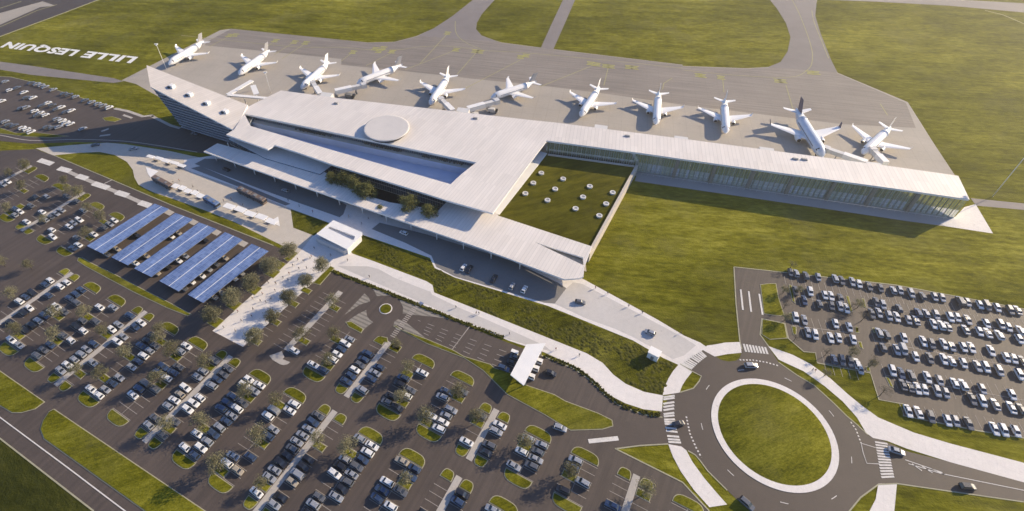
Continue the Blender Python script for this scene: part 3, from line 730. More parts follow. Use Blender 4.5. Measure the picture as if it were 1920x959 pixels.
poly_island(C(1360, 480, 6, (390, 325), (480, 312), (572, 312), (600, 470), (668, 680), (540, 672), (430, 655)))
poly_island(C(1360, 480, 6, (412, 712), (540, 735), (668, 765), (700, 930), (500, 945), (405, 885)))
for x0, y0, x1, y1, x2, y2, x3, y3 in [(710, 325, 745, 330, 790, 540, 750, 510), (1350, 450, 1390, 455, 1435, 635, 1400, 625), (1530, 480, 1560, 480, 1590, 590, 1560, 580), (715, 640, 750, 645, 790, 750, 745, 735), (740, 790, 800, 800, 800, 890, 760, 885), (1460, 805, 1495, 810, 1500, 860, 1465, 860)]:
    poly_island(C(1360, 480, 6, (x0, y0), (x1, y1), (x2, y2), (x3, y3)))
for pl in [((355, 280), (400, 290), (455, 410), (410, 390)), ((135, 170), (180, 165), (195, 230), (150, 220))]: poly_island(C(1600, 660, 6, *pl))
for pl in [((1560, 120), (1600, 120), (1610, 200), (1575, 190)), ((1340, 330), (1400, 330), (1430, 440), (1375, 420)), ((1300, 110), (1350, 110), (1370, 200), (1310, 200))]: poly_island(C(1440, 600, 8, *pl))
poly_island([(-60, 238), (0, 240), (30, 250), (67, 249), (130, 256), (95, 259), (50, 257), (0, 251), (-60, 248)])
poly_island(C(0, 100, 6, (1150, 730), (1260, 712), (1370, 745), (1290, 775), (1180, 762)))
struct('island_kerbs', kerb, M['kerb']); struct('island_lawns', lawn, M['lawn'])
# stall lines of the staff car park
rows = [((1470, 518), (1925, 592)), ((1497, 557), (1578, 571)), ((1625, 572), (1925, 626)), ((1487, 611), (1600, 625)), ((1640, 640), (1925, 692)), ((1545, 681), (1610, 693)), ((1660, 704), (1925, 752)), ((1695, 779), (1925, 818))]
for a, b in rows:
    A, B = G(*a).to_2d(), G(*b).to_2d(); e = (B - A).normalized(); nn = Vector((-e.y, e.x)); L = (B - A).length
    i = 0
    while i * PITCH < L:
        q = A + e * i * PITCH; two = a[1] not in (518, 779)
        lines.ribbon([q - nn * (4.9 if (two or a[1] == 518) else 0), q + nn * (4.9 if (two or a[1] == 779) else 0)], 0.16, 0.06); i += 1
    if a[1] not in (518, 779): lines.ribbon([A, B], 0.2, 0.065)
for i in range(9):   # coach bays under the solar roofs' shade side stay unmarked; stalls by the upper road
    pass
struct('stall_lines', lines, M['thin_line'])
struct('car_park_path', pth, M['path'])

# ------------------------------------------------------------------ cars
CS = 1.0
def car_parts(kind):
    if kind == 'saloon':
        sec = [(2.45, .70, .38, .62), (2.38, .86, .25, .72), (1.95, .94, .2, .82), (1.1, .97, .18, .95), (-1.3, .97, .18, .99), (-2.1, .95, .2, .96), (-2.4, .88, .28, .9), (-2.46, .76, .4, .7)]
        cab = [(-1.85, 1.2, .86, .94), (-1.2, .42, .66, 1.44)]
    elif kind == 'hatchback':
        sec = [(2.2, .68, .38, .62), (2.12, .84, .25, .74), (1.75, .92, .2, .86), (1.0, .95, .18, .98), (-1.4, .95, .18, 1.02), (-2.05, .92, .22, 1.0), (-2.2, .82, .35, .85)]
        cab = [(-2.1, 1.15, .85, .97), (-1.6, .45, .68, 1.5)]
    elif kind == 'estate':
        sec = [(2.4, .72, .42, .7), (2.32, .88, .3, .84), (1.9, .96, .26, .98), (1.1, .98, .24, 1.08), (-1.6, .98, .24, 1.12), (-2.25, .96, .28, 1.1), (-2.4, .86, .4, .9)]
        cab = [(-2.3, 1.25, .88, 1.06), (-1.95, .55, .74, 1.7)]
    else:  # van
        sec = [(2.55, .74, .45, .8), (2.45, .92, .3, 1.0), (1.9, .98, .26, 1.15), (1.2, 1.0, .24, 1.2), (-2.3, 1.0, .24, 1.2), (-2.5, .98, .3, 1.15)]
        cab = [(-2.48, 1.6, .94, 1.15), (-2.4, .95, .86, 2.05)]
    b = MB(); vs = []; fs = []
    for x, w, z0, z1 in sec:
        vs += [(x, -w * .9, z0), (x, -w, z0 + .14), (x, -w, z1 - .16), (x, -w * .84, z1), (x, w * .84, z1), (x, w, z1 - .16), (x, w, z0 + .14), (x, w * .9, z0)]
    n = len(sec)
    for i in range(n - 1):
        for j in range(8):
            k = (j + 1) % 8; fs.append((i * 8 + j, i * 8 + k, i * 8 + 8 + k, i * 8 + 8 + j))
    fs += [tuple(range(8))[::-1], tuple((n - 1) * 8 + j for j in range(8))]
    b.add(vs, [f[::-1] for f in fs], 0, False)
    (xa, xb, wb, zb), (xc, xd, wt, zt) = cab
    # roof panel with pillars
    r = .03
    b.add([(xc - r, -wt - r, zt - .02), (xd + r, -wt - r, zt - .02), (xd + r, wt + r, zt - .02), (xc - r, wt + r, zt - .02),
           (xc + .12, -wt + .1, zt + .05), (xd - .12, -wt + .1, zt + .05), (xd - .12, wt - .1, zt + .05), (xc + .12, wt - .1, zt + .05)],
          [(3, 2, 1, 0), (4, 5, 6, 7), (0, 1, 5, 4), (1, 2, 6, 5), (2, 3, 7, 6), (3, 0, 4, 7)])
    for sx in (0, 1):
        for sy in (-1, 1):
            p0 = Vector((xb if sx else xa, sy * wb, zb)); p1 = Vector((xd if sx else xc, sy * wt, zt)); b.tube([p0, p1], .055, 4, sm=False)
    for sy in (-1, 1): b.tube([((xa + xb) / 2 - .1, sy * (wb + .005), zb), ((xc + xd) / 2 - .1, sy * (wt + .005), zt)], .05, 4, sm=False)
    g = MB()
    if kind == 'van':
        b.add([(xa, -wb, zb), (0.7, -wb, zb), (0.7, wb, zb), (xa, wb, zb), (xc, -wt - .02, zt), (0.55, -wt - .02, zt), (0.55, wt + .02, zt), (xc, wt + .02, zt)], [(0, 1, 5, 4), (1, 2, 6, 5), (2, 3, 7, 6), (3, 0, 4, 7)])
        xa = xc = 0.6
    g.add([(xa, -wb, zb), (xb, -wb, zb), (xb, wb, zb), (xa, wb, zb), (xc, -wt, zt), (xd, -wt, zt), (xd, wt, zt), (xc, wt, zt)], [(0, 1, 5, 4), (1, 2, 6, 5), (2, 3, 7, 6), (3, 0, 4, 7)])
    w = MB()
    return b, g, (sec[2][0] - .45, sec[-3][0] + .55)
wb_ = MB(); wb_.tube([(0, -.12, 0), (0, .12, 0)], .34, 14, 0); wb_.tube([(0, -.125, 0), (0, .125, 0)], .2, 10, 1)
WHEEL = bpy.data.meshes.new('wheel'); 
_w = wb_.build('wheel', [M['rubber'], M['engine_lip']]); WHEEL = _w.data; bpy.data.objects.remove(_w)
CARM = {}
for kd in ('saloon', 'hatchback', 'estate', 'van'):
    b, g, ax = car_parts(kd)
    for cn in CARCOL:
        o = b.build('body', M['car_' + cn]); me_ = o.data; bpy.data.objects.remove(o); CARM[(kd, cn)] = me_
    o = g.build('windows', M['car_glass']); CARM[kd] = (o.data, ax); bpy.data.objects.remove(o)
CARS_PROTO = {}
def make_car(pos, ang, cn, kd, label, group, cat='car', name='parked_car'):
    key = (kd, cn)
    if key not in CARS_PROTO:
        t = link(name, None)
        link('body', CARM[key], t); gm, ax = CARM[kd]; link('windows', gm, t)
        for x in ax:
            for s in (-1, 1): link('wheel', WHEEL, t, (x, s * .84, .34))
        CARS_PROTO[key] = t
    else:
        t = copy_tree(CARS_PROTO[key]); t.name = name
    t.location = (pos[0], pos[1], pos[2] if len(pos) > 2 else 0.03); t.rotation_euler = (0, 0, ang); t.scale = (CS,) * 3
    tag(t, label, cat, group); return t
WORD = {'w': 'white', 's': 'silver', 'd': 'grey', 'k': 'black', 'b': 'blue', 't': 'beige'}
CARLIST = []   # (pos2d, angle, colour, kind, label, group)
rk = lambda: random.choices(['hatchback', 'saloon', 'estate', 'van'], [5, 4, 3.4, .35])[0]
def P(s): return [(t[-1], float(t[:-1].split(',')[0]), float(t[:-1].split(',')[1])) for t in s.split()]
RAW = [((0, 300), '95,275w 35,300s 240,580w 130,640s 105,580b 250,715w 520,420s 510,600w 615,770w 745,770w 570,875w 925,670w 865,700s 950,575s 1080,820w 1360,655w 1310,690s 1520,560w 1155,760d 1060,390d 880,870d 735,570s 665,610s 540,660s 790,430d 340,540d 40,930d 600,640d 380,410k 30,640d'),
 ((0, 440), '855,125w 770,160b 160,190d 160,270d 195,430w 160,475s 285,390d 390,400s 310,450d 505,515w 450,555b 340,630k 220,695b 160,740w 770,490w 640,580w 490,670b 290,810w 200,850k 90,920k 715,715b 800,670b 880,640b 835,740d 610,810w 700,830d 1070,820w 1290,780s 1480,870b 440,890b 490,930s 390,950k 540,870w 20,580w'),
 ((0, 580), '260,190k 310,265s 225,315w 130,385d 200,380s 330,490d 400,480d 490,490b 690,230d 870,230w 740,330w 975,375b 1030,400s 915,440s 850,495s 770,540w 990,580s 625,670s 720,760k 1340,140s 1550,155w 1470,210b 1210,235w 1330,310s 1260,360w 1640,320k 1780,370d 1540,420b 1650,470s 1570,530w 1480,590b 1420,640s 960,140d 1050,95d 860,100k 1290,765s 1230,810b 960,885w 1140,890s 1070,945w 1830,770w 1770,650b 1850,690b 1570,830d 1500,890b 1680,880d 1430,940w 1600,940b'),
 ((240, 600), '640,310w 685,250s 570,490d 1020,420d 1090,570d 1030,620d 960,690b 910,750s 740,660s 810,600s 850,550d 620,780w 550,850t 480,910w 780,875w 710,930w 1850,345w 1380,620w 1340,695w 1530,690w 1400,820s 1140,870b 1880,880w 500,580b 230,270k'),
 ((240, 740), '410,140s 650,175w 240,270d 490,310d 270,410s 340,440d 1090,100b 1240,100d 1210,175w 1010,175b 1135,245s 1070,310b 1000,385s 930,440b 740,445w 870,530s 790,605w 600,605w 710,680b 1130,690s 1310,680b 1070,780w 1190,840t 1090,910d 1525,250w 1770,190w 1640,120s 1580,390s 1530,440b 1840,540s 1790,620d 1740,720k 1670,790k 1640,880s 1850,890s 1880,810k'),
 ((420, 799), '310,760w 510,880s 400,940k 840,470k 770,550t 560,540s 620,420k 700,370k 730,260k 780,190s 880,50s 1215,560w 1310,630d 1300,720k 1210,800s 1000,790d 930,870s 870,930k 1250,420k 1340,400s 1440,460d 1510,390b 1400,560s 1480,160s 1630,240w 1680,165w 1780,640w 1720,730b 1660,810b 1810,890w 1870,720d'),
 ((480, 640), '990,55w 930,110b 880,170w 845,230w 610,285w 720,350b 1240,170b 1190,230b 1120,280d 1090,350w 1030,405b 990,470b 1390,260b 1320,390s 1260,440b 1170,570s 1660,400b 1580,450k 1750,510d 1740,580w 1490,580k 1870,340w 1600,720k 1440,710d 690,780d 660,860b 600,920b 1040,10s'),
 ((720, 640), '670,520b 650,590s 870,540d 755,725s 530,790w 660,850s 620,925w 1095,790d 1090,870w 1300,890w'),
 ((700, 799), '700,60w 720,20s 1020,195w 1340,85s 1260,220d 1220,300k 265,405t 430,400b 400,470b 230,740d 470,940k 1650,290w 1810,390s 1580,480s 1760,480d 1840,310d 1860,240s 1000,690k 960,780b 1780,110s 1430,900s 1500,940d'),
 ((960, 799), '720,340s 690,420b 790,590s 500,740k 1090,920b')]
found = {}
for (ox, oy), s in RAW:
    for c, x, y in P(s):
        best, u, v, p = locate((ox + x / 6, oy + y / 6), .7)
        if not best or best[0] > 5: continue
        _, bk, sd, uc = best
        n = int((BLOCKS[bk][1] - BLOCKS[bk][0] - 3.4 - 1.9) / PITCH); i = min(max(cell(bk, sd, v), 0), n)
        for j in (i, i + (1 if v > cellv(bk, i) else -1), i - (1 if v > cellv(bk, i) else -1)):
            if 0 <= j <= n and (bk, sd, j) not in OCC:
                OCC[(bk, sd, j)] = c; found.setdefault((bk, sd), []).append(j); break
BN = {'lower': 'lower lot', 'gate': 'toll gate lot', 'upper': 'upper lot'}
BC = {'lower': 1, 'gate': 4, 'upper': -13}
for (bk, sd), js in found.items():
    pw_ = BLOCKS[bk][2]; uc = bayu(bk[1]) + sd * ((pw_ + 2.55) if pw_ else 2.5)
    for n, j in enumerate(sorted(js)):
        c = WORD[OCC[(bk, sd, j)]]; kd = rk()
        lab = '%s %s, %s up %s side of %s row from roundabout, %s' % (c, kd, ORD[n + 1], 'roundabout' if sd > 0 else 'far', ORD[BC[bk[0]] - bk[1] + 1], BN[bk[0]])
        q = xy(uc + random.uniform(-.25, .25), cellv(bk, j) + random.uniform(-.12, .12))
        CARLIST.append((q, R(-30) + (math.pi if random.random() < .5 else 0) + random.uniform(-.06, .06), c, kd, lab, 'cars parked in the big car park'))
# staff car park, row by row
K = lambda *p: [(1360 + x / 6, 480 + y / 6, c) for c, x, y in P(p[0])]
L_ = lambda *p: [(1600 + x / 6, 500 + y / 6, c) for c, x, y in P(p[0])]
M_ = lambda *p: [(1600 + x / 6, 660 + y / 6, c) for c, x, y in P(p[0])]
N_ = lambda *p: [(1440 + x / 8, 600 + y / 8, c) for c, x, y in P(p[0])]
STAFF = [K('735,185d 800,195s 905,222d 1045,238s 1235,255s 1310,275d 1430,290s 1505,312w 1620,340d 1745,362d 1890,385s') + L_('525,265s 650,300s 780,330d 915,340s 1000,350s 1200,390d 1285,400s 1425,430w 1500,445d 1620,460w 1765,490d 1850,490s'),
 K('790,390d 955,400w 1120,440w 1190,450w 1300,480d') + L_('260,400d 330,430s 515,470d 730,520b 820,525s 930,545s 1090,570w 1170,570w 1290,600s 1500,640w 1660,650s 1745,680w 1880,720w'),
 K('890,500b 1060,540d 1195,560d 1290,570s 1365,590w') + L_('210,530d 290,520s 400,555s 490,565w 620,600s 710,605s 905,645w 990,660w 1065,675s 1265,710s 1420,730w 1515,745w 1640,770w 1870,815w'),
 K('790,690w 890,720s 1240,760w 1395,800w') + L_('290,745s 370,765d 570,800w 790,840w 880,870d 1020,870w 1110,900s 1240,905w 1330,910w 1550,945w') + M_('1720,60w 1805,75w 1905,100d'),
 K('930,860s 1010,885w 1185,920w 1275,920w 1440,940w') + L_('335,910d 490,935s 560,935s') + M_('700,50w 860,70d 1020,80w 1105,100w 1240,125w 1400,160s 1490,170w 1640,210s 1870,255w'),
 N_('990,590b 1110,605d 1230,625d 1330,655w') + M_('45,140s 440,210w 540,240b 650,265d 835,285w 970,320s 1140,350w 1235,370w 1450,415s 1785,480w'),
 M_('560,370d 640,390d 720,410w 800,420w 940,440s 1040,460s 1340,530d 1450,550w 1600,590s 1780,625w 1890,640d'),
 M_('620,665w 735,680w 870,730d 1060,770w 1150,775s 1300,805d 1590,865w 1690,880w 1830,890w')]
for r_, row in enumerate(STAFF):
    last = None
    for i, (x, y, c) in enumerate(sorted(row)):
        q = G(x, y, .8).to_2d()
        if last is not None and (q - last).length < 2.25: q = last + (q - last).normalized() * 2.3
        last = q; c = WORD[c]; kd = rk()
        lab = '%s %s, %s from roundabout end of %s row, staff car park' % (c, kd, ORD[i + 1], ORD[r_ + 1])
        CARLIST.append((q, R(76.5) + (math.pi if random.random() < .8 else 0) + random.uniform(-.03, .03), c, kd, lab, 'cars in the staff car park'))
# far car park by the office wing
far_ = P('350,335d 415,345s 465,360s 510,378s 600,410s 720,455d 780,470d 850,490s 955,530d 1030,550s 1100,570s 1160,590s 1230,612w 60,320s 110,415w 190,390d 270,440w 300,500d 370,500w 470,590d 540,560w 590,590d 640,630d 690,610w 740,660d 800,645w 240,620d 295,612s 390,650w 450,672w 510,695w 420,700d 700,760w 740,780w 790,795w 660,830s 590,840d 530,830d 640,740s 100,805d 160,815d 250,840w 300,855w 350,885w 930,850s 20,540w 60,770s 900,870b')
kept = []
for c, x, y in far_:
    q = G(x / 6, 100 + y / 6, .7).to_2d()
    if any((q - o_).length < 2.6 for o_ in kept): continue
    kept.append(q)
    CARLIST.append((q, R(48) + random.uniform(-.04, .04), WORD[c], rk(), None, None))
# cars under the solar roofs
i = 0
for x, y in [(655, 440), (770, 365), (1000, 350), (820, 480), (760, 520), (960, 370), (1150, 390), (1040, 480), (1000, 505), (940, 540), (880, 575), (1210, 525), (1170, 555), (1130, 590), (1075, 625), (1030, 660), (1260, 490), (600, 470), (1310, 605), (1350, 575), (1200, 710), (1240, 685)]:
    q = G(x / 3, 320 + y / 3, .7).to_2d(); i += 1
    c = random.choice(['silver', 'grey', 'white', 'beige', 'black']); kd = random.choice(['hatchback', 'saloon'])
    CARLIST.append((q, R(-30) + random.uniform(-.03, .03), c, kd, '%s %s half hidden under the solar roofs, %s of them' % (c, kd, ORD[i]), 'cars under the solar roofs'))
# moving and waiting cars
for px, ang, c, kd, lab in [((1408, 686), -2, 'silver', 'estate', 'silver estate car driving round the top of the roundabout'), ((1272, 795), 12, 'black', 'hatchback', 'black hatchback crossing the zebra stripes into the roundabout'),
    ((1400, 945), -50, 'grey', 'estate', 'grey estate car at the bottom of the roundabout'), ((1681, 846), -22, 'silver', 'saloon', 'silver car waiting at the zebra crossing east of the roundabout'),
    ((1814, 913), -5, 'black', 'estate', 'dark estate car leaving the roundabout on the access road'), ((1088, 567), -12, 'grey', 'hatchback', 'grey hatchback on the pale exit road beyond the canopy'),
    ((1219, 624), 150, 'silver', 'hatchback', 'silver hatchback on the exit road near the white kiosk'), ((757, 437), 150, 'white', 'hatchback', 'white hatchback in the shade below the canopy, middle of the lane'),
    ((535, 357), 150, 'silver', 'hatchback', 'silver hatchback in the shade near the long brown bus'), ((424, 318), 150, 'black', 'saloon', 'dark saloon in the shade at the start of the canopy'),
    ((869, 502), 62, 'white', 'hatchback', 'white hatchback, first of the taxis waiting in the shade'), ((880, 505), 62, 'black', 'saloon', 'black saloon beside the first white waiting taxi'), ((926, 523), 62, 'black', 'saloon', 'black saloon waiting between the taxis in the shade'),
    ((960, 537), 62, 'silver', 'hatchback', 'silver hatchback waiting in the shade, next to the last taxi'), ((983, 543), 62, 'white', 'hatchback', 'white hatchback nearest the sunlit end of the waiting lane'),
    ((179, 272), 20, 'grey', 'saloon', 'grey saloon entering the plaza beside the grass oval'), ((250, 279), 20, 'silver', 'saloon', 'silver saloon on the plaza road above the grass oval'), ((365, 251), -15, 'grey', 'hatchback', 'grey hatchback deep in the shade of the office wing'),
    ((1050, 803), -22, 'silver', 'estate', 'silver estate car driving past the tip of the grass triangle'), ((1033, 700), -25, 'black', 'hatchback', 'black hatchback just past the toll gate'), ((944, 691), -25, 'blue', 'estate', 'blue estate car waiting lowest at the toll gate'),
    ((962, 681), -25, 'black', 'saloon', 'black saloon waiting second from bottom at the toll gate'), ((968, 671), -25, 'grey', 'saloon', 'grey saloon waiting third from bottom at the toll gate')]:
    CARLIST.append((G(px[0], px[1], .6).to_2d(), R(ang), c, kd, lab, None))
cl = [c for c in CARLIST if c[4]]
vis = lambda q: True
cl.sort(key=lambda c: c[0].length)
NMAX = 300
rest = [c for c in CARLIST if not c[4]] + cl[NMAX:]
z_of = lambda q: 0.13 if False else 0.06
for q, a, c, kd, lab, grp in cl[:NMAX]:
    make_car((q.x, q.y, 0.06), a, c, kd, lab, grp, name='car' if grp is None else 'parked_car')
# the farthest cars, too many to keep apart, as one mass
fm = MB(); fmats = [M['car_' + k] for k in CARCOL] + [M['car_glass'], M['rubber']]
PARTS_ = {k: car_parts(k) for k in ('saloon', 'hatchback', 'estate', 'van')}
for q, a, c, kd, lab, grp in rest:
    b, g, ax = PARTS_[kd]; cs, sn = math.cos(a), math.sin(a)
    tf = lambda p: (q.x + CS * (p[0] * cs - p[1] * sn), q.y + CS * (p[0] * sn + p[1] * cs), 0.06 + CS * p[2])
    fm.add([tf(p) for p in b.v], b.f, list(CARCOL).index(c)); fm.add([tf(p) for p in g.v], g.f, len(CARCOL))
    for x in ax:
        for s in (-1, 1):
            o_ = MB(); o_.tube([(x, s * .84 - .12, .34), (x, s * .84 + .12, .34)], .34, 8); fm.add([tf(p) for p in o_.v], o_.f, len(CARCOL) + 1)
o = fm.build('distant_parked_cars', fmats); o['kind'] = 'stuff'
tag(o, 'far-off parked cars, white, silver and dark, in rows before the office wing and beyond', 'cars')
print('cars', len(CARLIST), 'individual', len(cl[:NMAX]))
# ------------------------------------------------------------------ terminal
ZR, TH = 12.5, 1.0
M['pilaster'] = plain('pilaster_stone', (0.23, 0.21, 0.17), 0.8, noise=0.15, nscale=0.5)
term = thing('terminal_building', 'long white-roofed airport terminal with ribbed roof, courtyard and slim pier', 'terminal', (0, 0, 0))
hall_px = [(439, 243), (424, 252.5), (501.7, 280), (515, 272), (560, 286.5), (627, 310), (760, 351), (838, 376), (924, 400), (997.5, 300), (1025, 263.7), (1040, 230), (1000, 226), (640, 185), (526.7, 170), (466, 200)]
pier_px = [(1025, 263.7), (1200, 287), (1280, 298.5), (1433, 320), (1700, 357), (1818, 374.2), (1796.7, 330), (1677, 313), (1280, 260.5), (1040, 230)]
hole_px = [(458.3, 213.3), (470, 236.7), (617, 280), (845, 345.8), (866, 326), (893, 305), (760, 277), (600, 243)]
hall, pier, hole = W(hall_px, ZR), W(pier_px, ZR), W(hole_px, ZR)
mb = MB(); mb.prism([hall, hole], ZR - TH, ZR, 0, 1); mb.build('hall_roof', [M['roof'], M['white']], term)
mb = MB(); mb.prism([pier], ZR - TH, ZR, 0, 1); mb.build('pier_roof', [M['roof_pier'], M['white']], term)
wall = inset(hall, [5.5] * len(hall)); holew = inset(hole, -0.4)
mb = MB(); mb.prism([wall, holew], 0.0, ZR - TH - .02, 0, 0, bottom=False, top=False); mb.build('hall_facade', M['glass'], term)
# sunken terrace inside the roof opening
mb = MB(); mb.sheet([holew], 5.2); mb.build('terrace_floor', plain('terrace_shade_blue', (0.42, 0.49, 0.64), 0.7, noise=0.12, nscale=0.15), term)  # pale floor coloured blue, the shade of the opening painted in
a, b = G(*hole_px[0], ZR).to_2d(), G(*hole_px[5], ZR).to_2d(); e = (b - a).normalized(); nn = Vector((e.y, -e.x))
mb = MB(); mb.prism([[a - nn * .35 + e, b - nn * .35 - e * 2, b + nn * 2.8 - e * 3.5, a + nn * 2.6 + e * .8]], 5.2, 9.4, 0, 1); mb.build('terrace_ledge', [M['ledge'], bpy.data.materials['terrace_shade_blue']], term)  # ledge front shares the floor's painted shade blue
mb = MB(); L = (b - a).length
for i in range(260):
    t = random.uniform(0.15, .98); c = a + e * (L * t) + nn * random.uniform(.1, .9)
    if math.sin(t * 23) + math.sin(t * 57) * .6 < -.2: continue
    s_ = random.uniform(.35, .8); mb.box((c.x, c.y, 9.4 + random.uniform(-.1, .25)), (s_, s_, s_ * random.uniform(.8, 1.6)), random.uniform(0, 3), 0, .55)
pl_ = mb.build('terrace_planting', M['leaf_grey'], term); pl_['kind'] = 'stuff'
# round roof light
dc = Vector((-43.6, 256.4)); ring_ = circ(dc, 12.5, 56)
mb = MB(); mb.prism([circ(dc, 11.0, 48)], ZR, 14.2, bottom=False); mb.build('roof_light_drum', M['dark_glass'], term)
mb = MB()
n = 56; vs = [(dc.x, dc.y, 14.9)]; fs = []
for r, z in ((6, 14.95), (11.4, 14.98), (12.2, 15.0), (12.55, 14.85), (12.4, 14.3), (10.9, 14.2)):
    for i in range(n): vs.append((dc.x + r * math.cos(2 * math.pi * i / n), dc.y + r * math.sin(2 * math.pi * i / n), z))
for i in range(n): fs.append((0, 1 + i, 1 + (i + 1) % n))
for j in range(5):
    for i in range(n): q = 1 + j * n; fs.append((q + i, q + n + i, q + n + (i + 1) % n, q + (i + 1) % n))
mb.add(vs, fs, 0, True); mb.build('roof_light_disc', plain('disc_membrane', (0.60, 0.56, 0.52), 0.5, noise=0.08, nscale=0.2), term)
# pier facade, pilasters, railing
near = [G(*p, ZR).to_2d() for p in pier_px[:6]]
pf = inset(pier, 0.35)
mb = MB(); mb.prism([pf], 0, ZR - TH - .02, bottom=False); 
A, B = near[0], near[5]; e = (B - A).normalized(); nn = Vector((e.y, -e.x)); L = (B - A).length
if nn.y > 0: nn = -nn
k = 1.0
while k < L - 1:
    t = k / L; q = A + e * k - nn * .3; mb.box((q.x, q.y, 0.3), (.1, .35, 11.1), math.atan2(e.y, e.x), 1); k += 2.4
mb.build('pier_facade', [M['pier_glass'], plain('fin_metal', (0.22, 0.23, 0.17), .35, metal=.5, noise=.1, nscale=1)], term)
for x, y in [(1262, 332.5), (1330, 342), (1400, 351.5), (1471.7, 361), (1546.7, 371.5), (1620, 382), (1697, 392.5)]:
    q = G(x, y).to_2d(); t = (q - A).dot(e); q = A + e * t + nn * .15
    mb = MB(); mb.box((q.x, q.y, 0.06), (1.4, .8, 11.3), math.atan2(e.y, e.x)); mb.build('pilaster', M['pilaster'], term)
mb = MB(); k = 42.0
s0 = A + e * 46
mb.tube([(*(A + e * 46 + nn * 1.6), 1.15), (*(B - e * 4 + nn * 1.6), 1.15)], .09, 5)
k = 46.0
while k < L - 4: q = A + e * k + nn * 1.6; mb.tube([(q.x, q.y, .04), (q.x, q.y, 1.15)], .07, 4); q2 = q + nn * .8; mb.tube([(q.x, q.y, 1.1), (q2.x, q2.y, .1)], .06, 4) if int(k) % 3 == 0 else None; k += 3.0
mb.build('railing', M['offwhite'], term)
for x, y in [(1127, 238.5), (1277.5, 260), (1438.5, 281), (1640, 309), (868, 206), (612, 177)]:
    q = G(x, y, ZR).to_2d(); mb = MB(); mb.box((q.x, q.y, 4.2), (7, 4.5, 8.1), math.atan2(e.y, e.x)); mb.build('gate_lobby', M['offwhite'], term)
for x, y in [(1176, 256), (1491, 299), (1508, 300), (630, 195), (891, 223)]:
    q = G(x, y, ZR).to_2d(); mb = MB(); mb.box((q.x, q.y, ZR - .02), (3.0, 1.3, .7), R(-14), 0, .8); mb.build('roof_vent', M['grey'], term)
# raised courtyard lawn with its terrace and retaining wall
cq = lambda x, y, z=4.5: G(x, y, z).to_2d()
lawn_p = [cq(1023, 288), cq(1191, 312), cq(1109, 463), cq(1109, 463) - EV * 6, cq(935, 405) - EV * 6, cq(932, 405)]
mb = MB(); mb.prism([lawn_p], 0.0, 4.5, bottom=False); mb.build('courtyard_lawn', M['court'], term)
mb = MB(); t0, t1 = cq(1026, 289), cq(936, 404); mb.prism([[t0, t1, t1 - EU * 8, t0 - EU * 4]], 0, 4.9, bottom=False); mb.build('courtyard_terrace', M['white'], term)
mb = MB(); a, b = cq(1191, 311.5, 5.4), cq(1108.5, 461.5, 5.4); e2 = (b - a).normalized(); n2 = Vector((-e2.y, e2.x))
mb.prism([[a - e2, b + e2 * 5, b + e2 * 5 + n2 * 1.3, a - e2 + n2 * 1.3]], 0, 5.6, bottom=False)
a2 = cq(1026, 289.5, 4.5); b2 = cq(1191, 312, 4.5); e3 = (b2 - a2).normalized(); n3 = Vector((e3.y, -e3.x))
mb.prism([[a2 + e3 * .4, b2 - e3 * .4, b2 - e3 * .4 + n3 * 1.2, a2 + e3 * .4 + n3 * 1.2]], 4.4, 5.0, bottom=False)
mb.build('retaining_wall', plain('retaining_wall_render', (0.52, 0.46, 0.39), 0.8, noise=0.1, nscale=0.3), term)
# low canopy along the drop-off, with a slit towards its low end
ZC = 6.5
can_px = [(381.7, 284.2), (560, 347.5), (700, 396), (827, 440), (900, 465), (1000, 502), (1058, 524), (1086, 522), (1094, 519), (1096, 500), (1110, 462.5)]
can = W(can_px, ZC)
tail = W([(935, 405), (918, 402)], ZC); tail2 = G(840, 377, ZC).to_2d()
can += [tail[0], tail[1] + EV * 3.5, tail[1] + EV * 6 - EU * 4, tail2 + EV * 6] + W([(836, 380), (820, 397), (788, 388.5), (731.7, 380), (703, 371.7), (677, 361.7), (653, 350), (635, 338), (611.7, 325), (600, 316.7), (513, 289), (501.7, 286.7), (486.7, 291.7), (435, 276.5), (407.5, 269)], ZC)
slit = W([(1003, 454.5), (1093, 483), (1094.5, 498)], ZC)
mb = MB(); mb.prism([can, slit], ZC - .8, ZC, 0, 1); mb.build('canopy_roof', [M['roof'], M['white']], term)
mb = MB(); mb.sheet([inset(slit, -1.2)], 4.9); mb.build('canopy_underdeck', M['ledge'], term)
A2, B2 = can[0], can[5]; e4 = (B2 - A2).normalized(); n4 = Vector((-e4.y, e4.x)); 
if n4.y < 0: n4 = -n4
for row in (2.2, 12.5):
    k = 5.0
    while k < (B2 - A2).length - 2:
        if row < 5 or k < 55 or k > 140:
            q = A2 + e4 * k + n4 * row; mb = MB(); mb.tube([(q.x, q.y, .05), (q.x, q.y, ZC - .75)], .28, 10); mb.build('canopy_column', M['white'], term)
        k += 14.0
# lower gallery between canopy and hall, planted garden court
g1 = [G(430, 262, 7.0).to_2d() - EU * 1, G(497, 297, 7.0).to_2d(), G(600, 327, 7.0).to_2d(), G(612, 322, 7.0).to_2d() + EV * 16, G(430, 262, 7.0).to_2d() + EV * 12]
mb = MB(); mb.prism([g1], 0, 7.0, 0, 1, bottom=False); mb.build('gallery_floor', [M['pave'], M['glass']], term)
sheet('garden_soil', M['soil'], [W([(590, 330), (700, 395), (830, 425), (860, 400), (840, 372), (700, 330), (610, 305)], 0)], 0.10)
